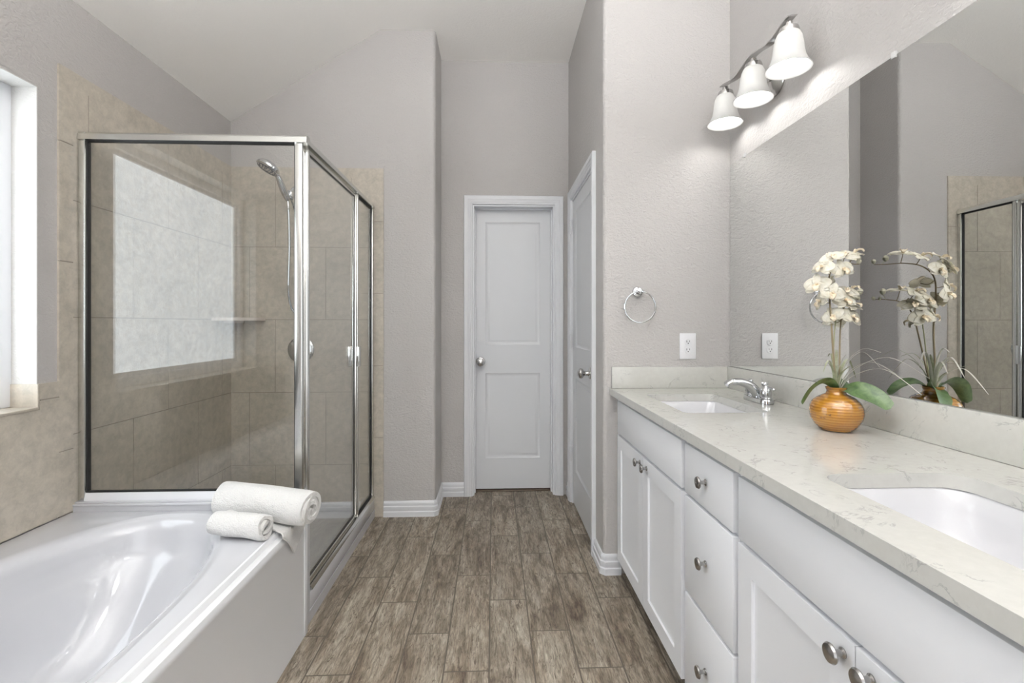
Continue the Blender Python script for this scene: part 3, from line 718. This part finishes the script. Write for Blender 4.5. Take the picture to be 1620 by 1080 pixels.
def sink(S, label, rr):
    x0, x1, y0, y1 = S; t = thing('undermount_sink', label, 'sink', ((x0+x1)/2, (y0+y1)/2, .73), 'undermount sinks')
    bm = BM(); spec = [(-.022, .8575, rr+.02), (-.003, .8575, rr), (.001, .852, rr), (.006, .82, rr+.008), (.014, .76, rr+.018), (.028, .738, rr+.03), (.06, .730, rr+.03), (.10, .727, rr+.01)]
    R = []
    for i, z, r in spec:
        r = min(r, (x1-x0)/2-i-.002); R.append([bm.verts.new((a, b, z)) for a, b in rrect(x0+i, x1-i, y0+i, y1-i, max(r, .004), 8)])
    for a, b in zip(R, R[1:]):
        for k in range(len(a)): bm.faces.new((a[k], a[(k+1) % len(a)], b[(k+1) % len(a)], b[k]))
    bm.faces.new(R[-1])
    R2 = [[bm.verts.new((a, b, z)) for a, b in rrect(x0-i, x1+i, y0-i, y1+i, rr+.02, 8)] for i, z in ((.022, .8575), (.022, .846), (.008, .84), (0, .76), (-.03, .716), (-.09, .716))]
    for a, b in zip(R2, R2[1:]):
        for k in range(len(a)): bm.faces.new((a[k], a[(k+1) % len(a)], b[(k+1) % len(a)], b[k]))
    bm.faces.new(R2[-1]); bmesh.ops.remove_doubles(bm, verts=bm.verts, dist=1e-5)
    obj('basin', bm, M_PORC, t, 50)
    obj('drain', lathe(BM(), [(0, .7295), (.016, .7295), (.021, .7305), (.0225, .7273)], ((x0+x1)/2, (y0+y1)/2, 0)), M_CHROME, t)
sink(S1, 'white rectangular basin sunk in the countertop beside the towel-ring wall', .028)
sink(S2, 'white rectangular basin sunk in the countertop nearest the camera', .045)

def faucet(y, label):
    xb = 1.040; z = ZCN+.0006
    t = thing('faucet', label, 'faucet', (xb, y, ZCN), 'centerset faucets')
    bm = BM()
    R = [[bm.verts.new((a, b, zz)) for a, b in rrect(xb-.026+i, xb+.026-i, y-.080+i, y+.080-i, .0255-i, 8)] for i, zz in ((0, z), (0, z+.014), (.002, z+.018), (.006, z+.020))]
    for a, b in zip(R, R[1:]):
        for k in range(len(a)): bm.faces.new((a[k], a[(k+1) % len(a)], b[(k+1) % len(a)], b[k]))
    bm.faces.new(R[0]); bm.faces.new(R[-1]); obj('deck_plate', bm, M_CHROME, t)
    # spout: wide curved beak, oval section
    pth = smoothpts([(xb+.004, y, z+.010), (xb-.006, y, z+.035), (xb-.030, y, z+.062), (xb-.068, y, z+.078), (xb-.105, y, z+.079), (xb-.128, y, z+.070)], 6)
    bm = BM(); rows = []; m = len(pth)
    for i, p in enumerate(pth):
        u = i/(m-1); tt = (pth[min(i+1, m-1)]-pth[max(i-1, 0)]).normalized(); nn = Vector((-tt.z, 0, tt.x)).normalized()
        wd = .023-.006*u+.003*math.sin(PI*u); hh = .022-.0115*u
        rows.append([bm.verts.new(p+Vector((0, 1, 0))*wd*math.cos(a)+nn*hh*math.sin(a)) for a in [2*PI*k/20 for k in range(20)]])
    for a, b in zip(rows, rows[1:]):
        for k in range(20): bm.faces.new((a[k], a[(k+1) % 20], b[(k+1) % 20], b[k]))
    bm.faces.new(rows[0]); bm.faces.new(rows[-1]); obj('spout', bm, M_CHROME, t, 60)
    bm = BM(); tube(bm, [(xb+.018, y, z+.018), (xb+.018, y, z+.066)], .0025, 8); lathe(bm, [(0, .078), (.004, .077), (.006, .073), (.005, .068), (.0025, .065)], (xb+.018, y, z), 'z', 14); obj('lift_rod', bm, M_CHROME, t)
    for s in (-1, 1):
        yy = y+s*.052; bm = BM()
        lathe(bm, [(.0225, .018), (.0225, .024), (.020, .027), (.021, .040), (.0195, .052), (.014, .062), (.008, .067), (.0065, .071), (.009, .075), (.0085, .080), (.004, .084), (0, .085)], (xb, yy, z), 'z', 28)
        tube(bm, smoothpts([(xb, yy, z+.064), (xb+.002, yy+s*.018, z+.066), (xb+.004, yy+s*.042, z+.061)]), [.0045]*8+[.0035]*8+[.005], 10)
        lathe(bm, [(0, .0062), (.0045, .0045), (.0062, 0), (.0045, -.0045), (0, -.0062)], (xb+.004, yy+s*.044, z+.0605), 'z', 12)
        tube(bm, [(xb-.001, yy, z+.064), (xb-.003, yy-s*.012, z+.065)], .004, 8)
        obj('handle', bm, M_CHROME, t)
faucet(1.822, 'chrome two-handle faucet behind the far basin')
faucet(.724, 'chrome two-handle faucet behind the near basin')

# mirror
MY1, MY0, MZ0, MZ1 = 2.232, .30, .9915, 1.955
mir = thing('wall_mirror', 'large frameless mirror above the vanity backsplash', 'mirror', (XM, 1.25, MZ0))
bm = BM(); box(bm, XM-.0065, XM-.0005, MY0, MY1, MZ0, MZ1); o = obj('mirror_glass', bm, [M_MIRROR, M_DARK], mir)
for p in o.data.polygons:
    if p.normal.x > -.9: p.material_index = 1
for y in (.55, 2.10, 1.3):
    obj('mirror_clip', box(BM(), XM-.010, XM-.0005, y-.008, y+.008, MZ1-.007, MZ1+.012, .002), simple('clear_clip', (.6, .6, .6), .2), mir)

# towel ring
tr = thing('towel_ring', 'chrome towel ring hanging on the greige wall above the countertop', 'towel ring', (.685, YR, 1.34))
bm = lathe(BM(), [(0, 0), (.025, 0), (.025, -.004), (.022, -.009), (.012, -.012), (.009, -.020), (.009, -.034), (.013, -.038), (.013, -.048), (.006, -.053), (0, -.054)], (.689, YR, 1.348), 'y', 28)
obj('wall_post', bm, M_CHROME, tr)
bm = BM(); rc = Vector((.689, YR-.043, 1.348-.073)); m = 64; rows = []
for k in range(m):
    a = 2*PI*k/m; e = Vector((math.cos(a), 0, math.sin(a)))
    rows.append([bm.verts.new(rc+e*(.073+.0042*math.cos(b))+Vector((0, 1, 0))*.0042*math.sin(b)) for b in [2*PI*j/10 for j in range(10)]])
for k in range(m):
    for j in range(10): bm.faces.new((rows[k][j], rows[k][(j+1) % 10], rows[(k+1) % m][(j+1) % 10], rows[(k+1) % m][j]))
obj('ring', bm, M_CHROME, tr)

# outlet
ol = thing('wall_outlet', 'white duplex wall outlet above the short backsplash', 'outlet', (.934, YR, 1.088))
ox, oz = .934, 1.088
obj('cover_plate', box(BM(), ox-.040, ox+.040, YR-.006, YR-.0005, oz-.062, oz+.062, .003), M_PLASTIC, ol)
for dz in (.0195, -.0195):
    bm = BM(); lathe(bm, [(0, -.0078), (.0160, -.0078), (.0172, -.0068), (.0172, -.005)], (ox, YR, oz+dz), 'y', 28); r_ = obj('receptacle', bm, M_PLASTIC, ol)
    bm = BM(); box(bm, ox-.0075, ox-.0055, YR-.0082, YR-.0076, oz+dz-.001, oz+dz+.008); box(bm, ox+.0050, ox+.0068, YR-.0082, YR-.0076, oz+dz+.000, oz+dz+.008)
    lathe(bm, [(0, -.0083), (.0026, -.0083), (.0026, -.0076)], (ox, YR, oz+dz-.006), 'y', 10); obj('slots', bm, M_DARK, r_)
obj('screw', lathe(BM(), [(0, -.0075), (.003, -.0072), (.003, -.006)], (ox, YR, oz), 'y', 12), M_PLASTIC, ol)

# vanity lights
def vanity_light(yc, label):
    t = thing('vanity_light', label, 'wall lamp', (XM, yc, 2.1770), 'three-shade vanity lights')
    ys = (yc-.228, yc, yc+.228); xs = 1.028
    bm = lathe(BM(), [(0, 0), (.062, 0), (.062, -.006), (.055, -.012), (.048, -.014), (.040, -.022), (.018, -.030), (0, -.031)], (XM-.0005, yc+.015, 2.1770), 'x', 40)
    obj('back_plate', bm, M_BRUSH, t)
    bm = BM(); tube(bm, smoothpts([(XM-.025, yc+.015, 2.1770), (XM-.055, yc+.015, 2.1850), (XM-.075, yc+.010, 2.2170), (XM-.085, yc, 2.2490)]), .008, 12); obj('arm', bm, M_BRUSH, t)
    bm = BM(); rows = []; m = 48
    for i in range(m+1):
        u = i/m; y = yc-.248+.496*u; z = 2.2590+.010*math.cos((u-.5)*4*PI)-.004
        x = xs+.010
        hw = .017
        rows.append([bm.verts.new(p) for p in ((x-hw, y, z+.001), (x+hw, y, z+.001+.006), (x+hw, y, z+.003), (x-hw, y, z-.003))])
    for a, b in zip(rows, rows[1:]):
        for k in range(4): bm.faces.new((a[k], a[(k+1) % 4], b[(k+1) % 4], b[k]))
    bm.faces.new(rows[0]); bm.faces.new(rows[-1]); obj('wave_bar', bm, M_BRUSH, t)
    for y in ys:
        bm = BM(); lathe(bm, [(0, 2.2530), (.012, 2.2530), (.014, 2.2410), (.030, 2.2330), (.033, 2.2230), (.033, 2.2130), (.031, 2.2130), (.031, 2.2210), (0, 2.2270)], (xs+.010, y, 0), 'z', 28); obj('socket_cup', bm, M_BRUSH, t)
        prof = [(.029, 2.2190), (.036, 2.2130), (.0425, 2.1990), (.0465, 2.1770), (.0495, 2.1520), (.0535, 2.1300), (.0610, 2.1100), (.0700, 2.0950), (.0745, 2.0910)]
        inner = [(r-.003, z-.001) for r, z in prof[::-1]]; inner[0] = (.0735, 2.0885)
        bm = lathe(BM(), prof+inner, (xs+.008, y, 0), 'z', 40); s = obj('glass_shade', bm, M_SHADE, t, 60)
        bm = lathe(BM(), [(0, 2.1120), (.012, 2.1140), (.022, 2.1210), (.0285, 2.1330), (.030, 2.1450), (.027, 2.1590), (.018, 2.1750), (.013, 2.1870), (.013, 2.2170)], (xs+.008, y, 0), 'z', 24); b_ = obj('bulb', bm, M_BULB, s)
vanity_light(1.852, 'wall lamp with three white bell shades above the far half of the mirror')
vanity_light(.745, 'wall lamp with three white bell shades above the near half of the mirror')

# bowl lamp added out of view behind the camera, to brighten ceiling and walls
LX, LY, LZ = .25, -.30, 2.15
cl = thing('added_fill_pendant', 'white bowl lamp on a long stem, added out of view as fill light', 'added fill light', (LX, LY, ZC))
bm = lathe(BM(), [(0, 0), (.07, 0), (.07, -.012), (.02, -.028), (.009, -.032), (.009, -.65), (.045, -.66), (.05, -.68), (0, -.68)], (LX, LY, ZC-.0005), 'z', 32)
obj('stem_and_canopy', bm, M_BRUSH, cl)
obj('fill_bowl', lathe(BM(), [(.18*math.sin(PI*k/24), LZ-.13*math.cos(PI*k/24)) for k in range(0, 13)]+[(.172, LZ+.001)], (LX, LY, 0), 'z', 40), M_FILL_DOWN, cl)
obj('fill_disc', lathe(BM(), [(0, LZ+.002), (.168, LZ+.002), (.168, LZ-.004), (0, LZ-.004)], (LX, LY, 0), 'z', 40), M_FILL_UP, cl)
tube_ = tube(BM(), [(LX, LY, ZC-.66), (LX, LY, LZ+.003)], .006, 10); obj('stem_end', tube_, M_BRUSH, cl)

# ------------------------------------------------------------------ orchid in a glazed pot
PX, PY, PZ = .990, 1.331, ZCN
orc = thing('potted_orchid', 'white orchid with two arching stems in a round amber glazed pot on the countertop', 'orchid', (PX, PY, PZ))
def pot_mat():
    m, nt, b = new_mat('amber_glaze'); v = coords(nt)
    sp = N(nt, 'ShaderNodeSeparateXYZ'); L(nt, v, sp.inputs[0])
    wv = N(nt, 'ShaderNodeTexWave', wave_type='BANDS', bands_direction='Z'); wv.inputs['Scale'].default_value = 42; wv.inputs['Distortion'].default_value = 1.2; wv.inputs['Detail'].default_value = 3; wv.inputs['Detail Scale'].default_value = .6
    L(nt, v, wv.inputs['Vector'])
    a = noise(nt, coords(nt, (1, 1, 4)), 14, 4)
    c = mixc(nt, .5, ramp(nt, wv.outputs[0], [(.2, (.24, .095, .010)), (.55, (.35, .155, .018)), (.9, (.44, .215, .035))]), ramp(nt, a, [(.35, (.28, .115, .012)), (.65, (.40, .19, .026))]))
    sk = noise(nt, coords(nt, (1, 1, 2.4), loc=(.3, .1, 0)), 34, 5, .7)
    zb = math_(nt, 'LESS_THAN', math_(nt, 'ABSOLUTE', math_(nt, 'SUBTRACT', sp.outputs[2], .046)), .010)
    c = mixc(nt, math_(nt, 'MULTIPLY', ramp(nt, sk, [(.635, (0, 0, 0)), (.66, (1, 1, 1))]), zb), c, (.05, .02, .005))
    L(nt, c, b.inputs['Base Color']); b.inputs['Roughness'].default_value = .08; b.inputs['Coat Weight'].default_value = .6; b.inputs['Coat Roughness'].default_value = .03
    bump(nt, b, wv.outputs[0], .25, .002); return m
prof = [(0, 0), (.036, 0), (.042, .003), (.0555, .017), (.0645, .034), (.0680, .052), (.0665, .068), (.0605, .082), (.0495, .093), (.0350, .101), (.0255, .106), (.0235, .114), (.0265, .121), (.0275, .124), (.025, .125), (.0215, .120), (.020, .112)]
obj('pot', lathe(BM(), prof, (PX, PY, PZ+.0005), 'z', 56), pot_mat(), orc, 60)
obj('potting_moss', lathe(BM(), [(.0215, .113), (.013, .119), (0, .121)], (PX, PY, PZ), 'z', 20), simple('moss_dark', (.03, .025, .018), .9), orc)
M_STEM = simple('stem_brown', (.20, .155, .085), .55); M_STEMG = simple('stem_green', (.30, .31, .17), .55)
def leaf_mat(name, c1, c2):
    m, nt, b = new_mat(name); f = noise(nt, coords(nt, (60, 60, 60)), 1, 4, .6, .6)
    L(nt, ramp(nt, f, [(.35, c1), (.65, c2)]), b.inputs['Base Color']); b.inputs['Roughness'].default_value = .38; return m
M_LEAF = leaf_mat('leaf_green', (.040, .085, .025), (.095, .155, .055)); M_BLADE = leaf_mat('blade_sage', (.20, .22, .13), (.34, .35, .24)); M_BLADEW = leaf_mat('blade_silver', (.55, .54, .48), (.68, .67, .61))
def petal_mat():
    m = bpy.data.materials.new('petal_cream'); m.use_nodes = True; nt = m.node_tree; b = nt.nodes['Principled BSDF']; out = nt.nodes['Material Output']
    f = noise(nt, coords(nt), 60, 4, .6); c = ramp(nt, f, [(.35, (.84, .80, .68)), (.65, (.93, .91, .83))]); L(nt, c, b.inputs['Base Color']); b.inputs['Roughness'].default_value = .6
    t = N(nt, 'ShaderNodeBsdfTranslucent'); L(nt, c, t.inputs[0]); mx = N(nt, 'ShaderNodeMixShader'); mx.inputs[0].default_value = .3
    L(nt, b.outputs[0], mx.inputs[1]); L(nt, t.outputs[0], mx.inputs[2]); L(nt, mx.outputs[0], out.inputs[0]); return m
M_PETAL = petal_mat(); M_LIP = simple('lip_blush', (.84, .73, .56), .5); M_THROAT = simple('throat_ochre', (.62, .36, .10), .5); M_BUD = simple('bud_grey_green', (.52, .50, .38), .55)
def blade(bm, pts, w0, th=.0012, sub=7, shape=None, cup=.0, twist=0):
    """long leaf: ribbon with thickness and a crease, along a path"""
    P = smoothpts(pts, sub); n_ = len(P); side0 = None; rows = []
    for i, p in enumerate(P):
        u = i/(n_-1); t = (P[min(i+1, n_-1)]-P[max(i-1, 0)]).normalized()
        s = t.cross(Vector((0, 0, 1)))
        if s.length < .15 and side0 is not None: s = side0-t*side0.dot(t)
        s.normalize()
        if side0 is not None and s.dot(side0) < 0: s = -s
        side0 = s; s = Matrix.Rotation(twist*min(1, u*3), 3, t) @ s; nn = s.cross(t).normalized()
        wd = w0*(shape(u) if shape else (min(1, u*5+.35)*(1-u)**.6)) + .0003
        rows.append([bm.verts.new(q) for q in (p-s*wd+nn*cup*wd, p-s*wd*.5+nn*cup*wd*.25, p, p+s*wd*.5+nn*cup*wd*.25, p+s*wd+nn*cup*wd, p+s*wd*.5+nn*(cup*wd*.25-th), p-nn*th, p-s*wd*.5+nn*(cup*wd*.25-th))])
    for a, b in zip(rows, rows[1:]):
        for k in range(8): bm.faces.new((a[k], a[(k+1) % 8], b[(k+1) % 8], b[k]))
    bm.faces.new(rows[0]); bm.faces.new(rows[-1]); return bm
def flower_bms(sz):
    """sepals and petals of a moth orchid facing +Z, centred at the origin"""
    bm = BM()
    def pet(ang, ln, wd, lift, curl, rnd_=1.0):
        NU_, NV_ = 9, 6; rows = []
        for i in range(NU_+1):
            u = i/NU_; prof_ = math.sin(PI*min(1, (u*.93+.045))**(.78))**(.62)*(1 if rnd_ else 1)
            row = []
            for j in range(-NV_//2, NV_//2+1):
                v = j/(NV_/2); x = ln*u; y = wd*prof_*v
                z = lift*u - curl*u*u + .10*wd*(v*v)*u + .03*ln*math.sin(6*u+3*v+ang*3)
                row.append((x, y, z))
            rows.append(row)
        c_, s_ = math.cos(ang), math.sin(ang)
        def T(p, o): return (p[0]*c_-p[1]*s_, p[0]*s_+p[1]*c_, p[2]+o)
        A_ = [[bm.verts.new(T(p, 0)) for p in r] for r in rows]; B_ = [[bm.verts.new(T(p, -.0007)) for p in r] for r in rows]
        m_ = len(rows[0])
        for i in range(NU_):
            for j in range(m_-1): bm.faces.new((A_[i][j], A_[i+1][j], A_[i+1][j+1], A_[i][j+1])); bm.faces.new((B_[i][j], B_[i][j+1], B_[i+1][j+1], B_[i+1][j]))
            bm.faces.new((A_[i][0], B_[i][0], B_[i+1][0], A_[i+1][0])); bm.faces.new((A_[i][-1], A_[i+1][-1], B_[i+1][-1], B_[i][-1]))
        for j in range(m_-1): bm.faces.new((A_[0][j], A_[0][j+1], B_[0][j+1], B_[0][j])); bm.faces.new((A_[-1][j], B_[-1][j], B_[-1][j+1], A_[-1][j+1]))
    for k, a in enumerate((PI/2, PI*7/6, PI*11/6)): pet(a, sz*.96, sz*.36, .012*sz/.03*.5, .010)
    for k, a in enumerate((math.radians(12), math.radians(168))): pet(a, sz*1.02, sz*.56, .006, .012)
    lip = BM()
    pts = [(0, -.001, .001), (0, -.006, .009), (0, -.013, .012), (0, -.019, .008)]
    pts = [tuple(q*sz/.034 for q in p) for p in pts]
    blade(lip, pts, .0065*sz/.034, .001, 4, lambda u: .5+.7*math.sin(PI*u), .5)
    for s in (-1, 1): blade(lip, [(0, 0, .002), (s*.005*sz/.034, -.004, .009), (s*.007*sz/.034, -.008, .014)], .004*sz/.034, .0008, 4, lambda u: .4+.6*math.sin(PI*u), .2)
    lathe(lip, [(0, .012), (.0025, .011), (.003, .006), (.0028, 0)], (0, .002, 0), 'z', 10)
    return bm, lip
FS_ = [flower_bms(s) for s in (.036, .033, .030)]
meshes = []
for bm, lip in FS_:
    out = []
    for b_, nm, mt in ((bm, 'flower', M_PETAL), (lip, 'lip', M_LIP)):
        bmesh.ops.recalc_face_normals(b_, faces=b_.faces); me = bpy.data.meshes.new(nm); b_.to_mesh(me); b_.free(); me.materials.append(mt)
        for p in me.polygons: p.use_smooth = True
        out.append(me)
    meshes.append(out)
OR = Vector((PX, PY, PZ))
def add_flower(p, d, k=0, spin=0, stem_from=None):
    p = Vector(p); d = Vector(d).normalized()
    o = bpy.data.objects.new('flower', meshes[k][0]); COL.objects.link(o); o.parent = orc; o.location = p-OR
    up = Vector((0, 0, 1)); up = (up-d*up.dot(d)); up = up.normalized() if up.length > .1 else Vector((0, 1, 0))
    x = up.cross(d).normalized(); M = Matrix((x, up, d)).transposed()
    o.rotation_euler = (M @ Matrix.Rotation(spin, 3, 'Z')).to_euler()
    l = bpy.data.objects.new('lip', meshes[k][1]); COL.objects.link(l); l.parent = o; l['label'] = 'blush peach lip'
    if stem_from is not None:
        bm = tube(BM(), smoothpts([stem_from, (Vector(stem_from)+p-d*.018)*.5+Vector((0, 0, -.003)), p-d*.002], 5), .0011, 6); obj('flower_stalk', bm, M_STEM, orc)
base = Vector((PX-.003, PY, PZ+.112))
sA = smoothpts([base, (.984, 1.332, 1.08), (.982, 1.338, 1.18), (.975, 1.338, 1.28), (.978, 1.342, 1.335), (1.005, 1.352, 1.366), (1.045, 1.366, 1.376), (1.085, 1.385, 1.375), (1.112, 1.398, 1.376)], 8)
sB = smoothpts([base+Vector((.006, .002, 0)), (1.004, 1.337, 1.06), (1.016, 1.350, 1.16), (1.028, 1.358, 1.225), (1.050, 1.368, 1.258), (1.080, 1.385, 1.268), (1.110, 1.400, 1.270)], 8)
def taper(n_, a, b): return [a+(b-a)*i/(n_-1) for i in range(n_)]
obj('stem', tube(BM(), sA, taper(len(sA), .0030, .0011), 8), M_STEM, orc); obj('stem', tube(BM(), sB, taper(len(sB), .0026, .0010), 8), M_STEM, orc)
sC = smoothpts([base+Vector((0, .006, 0)), (.992, 1.345, 1.06), (.998, 1.350, 1.15), (1.006, 1.352, 1.22)], 6)
obj('support_stick', tube(BM(), sC, .0016, 6), M_STEMG, orc)
def near(S, p): return min(S, key=lambda q: (q-Vector(p)).length)
FLW = [  # position, facing, size, spin, stem
    ((1.062, 1.352, 1.404), (.15, -.35, 1), 0, .3, sA), ((1.020, 1.335, 1.393), (-.25, -.55, .9), 0, -.4, sA),
    ((.972, 1.322, 1.386), (-.5, -.5, .75), 1, .5, sA), ((.945, 1.325, 1.358), (-.85, -.35, .45), 1, -.2, sA),
    ((.993, 1.308, 1.350), (-.1, -1, .25), 1, .25, sA), ((.938, 1.338, 1.308), (-.8, -.65, .2), 0, .1, sA),
    ((.965, 1.312, 1.282), (-.35, -.9, .1), 1, -.3, sA), ((.958, 1.352, 1.262), (-.9, .1, .1), 1, .4, sA),
    ((1.062, 1.362, 1.296), (.05, -.25, 1), 1, .2, sB), ((1.030, 1.342, 1.290), (-.1, -.6, .8), 1, -.5, sB),
    ((1.012, 1.325, 1.262), (-.1, -.9, .5), 1, .2, sB), ((1.045, 1.338, 1.250), (.3, -.6, .75), 0, 0, sB),
    ((1.030, 1.322, 1.215), (.25, -.9, .35), 0, -.3, sB), ((.984, 1.335, 1.218), (-.75, -.6, .15), 2, .5, sB),
    ((1.015, 1.375, 1.205), (.6, .4, .3), 1, .2, sB), ((.990, 1.372, 1.318), (-.3, .6, .6), 2, 0, sA)]
for p, d, k, sp_, S in FLW: add_flower(p, d, k, sp_, near(S, p))
for p, r_, q in (((1.113, 1.399, 1.385), .0068, sA[-1]), ((1.093, 1.378, 1.392), .0085, sA[-6]), ((1.100, 1.380, 1.292), .0088, sB[-8]), ((1.112, 1.401, 1.273), .0055, sB[-1]), ((1.096, 1.396, 1.272), .0052, sB[-5])):
    p = Vector(p); bm = BM(); lathe(bm, [(0, r_*1.15), (r_*.6, r_*.9), (r_*.98, r_*.2), (r_*.85, -r_*.5), (r_*.4, -r_), (0, -r_*1.1)], p, 'z', 16)
    tube(bm, [q, p-Vector((0, 0, r_*.9))], .0010, 6); obj('bud', bm, M_BUD, orc)
# broad strap leaves
T0 = Vector((PX, PY, PZ+.118))
lf = lambda u: .30+.78*math.sin(PI*min(1, u*.96))**.75 if u < .97 else .25
def broad(u): return max(.02, (.25+.80*math.sin(PI*min(1, .10+u*.82))) if u < .9 else math.sqrt(max(0, 1-((u-.9)/.1)**2))*(.25+.80*math.sin(PI*(.10+.9*.82))))
for tw_, (pts, w_) in zip((.5, .75, .3), (([T0+Vector((-.004, -.003, 0)), T0+Vector((-.040, -.012, .022)), T0+Vector((-.075, -.010, .004)), T0+Vector((-.102, -.002, -.042))], .021),
                ([T0+Vector((.004, -.006, -.002)), T0+Vector((.026, -.040, .003)), T0+Vector((.052, -.078, -.012)), T0+Vector((.072, -.105, -.038))], .027),
                ([T0+Vector((.006, .006, 0)), T0+Vector((.035, .020, .016)), T0+Vector((.070, .032, .006)), T0+Vector((.098, .040, -.022))], .021))):
    obj('broad_leaf', blade(BM(), pts, w_, .0014, 8, broad, .28, tw_), M_LEAF, orc, 60)
for k, (dx, dy, h1, dz, w_, mt) in enumerate(((-.060, -.030, .085, .070, .0028, 0), (-.030, .010, .075, .098, .0042, 0), (.020, -.012, .085, .135, .0050, 0), (.075, -.120, .085, .075, .0026, 1), (.100, -.190, .100, .070, .0026, 1),
        (.060, -.210, .070, .020, .0024, 1), (.090, -.050, .110, .090, .0030, 1), (.085, .110, .110, .100, .0034, 0), (.095, .045, .085, .035, .0040, 0), (.030, .075, .100, .120, .0034, 0), (-.020, -.080, .060, .100, .0030, 0), (.050, -.100, .120, .150, .0022, 1))):
    pts = [T0+Vector((dx*.04, dy*.04, -.004)), T0+Vector((dx*.22, dy*.22, h1*.62)), T0+Vector((dx*.60, dy*.60, h1)), T0+Vector((dx, dy, dz*.75))]
    obj('grass_blade', blade(BM(), pts, w_*1.5, .0008, 7), (M_BLADE, M_BLADEW)[mt], orc, 60)
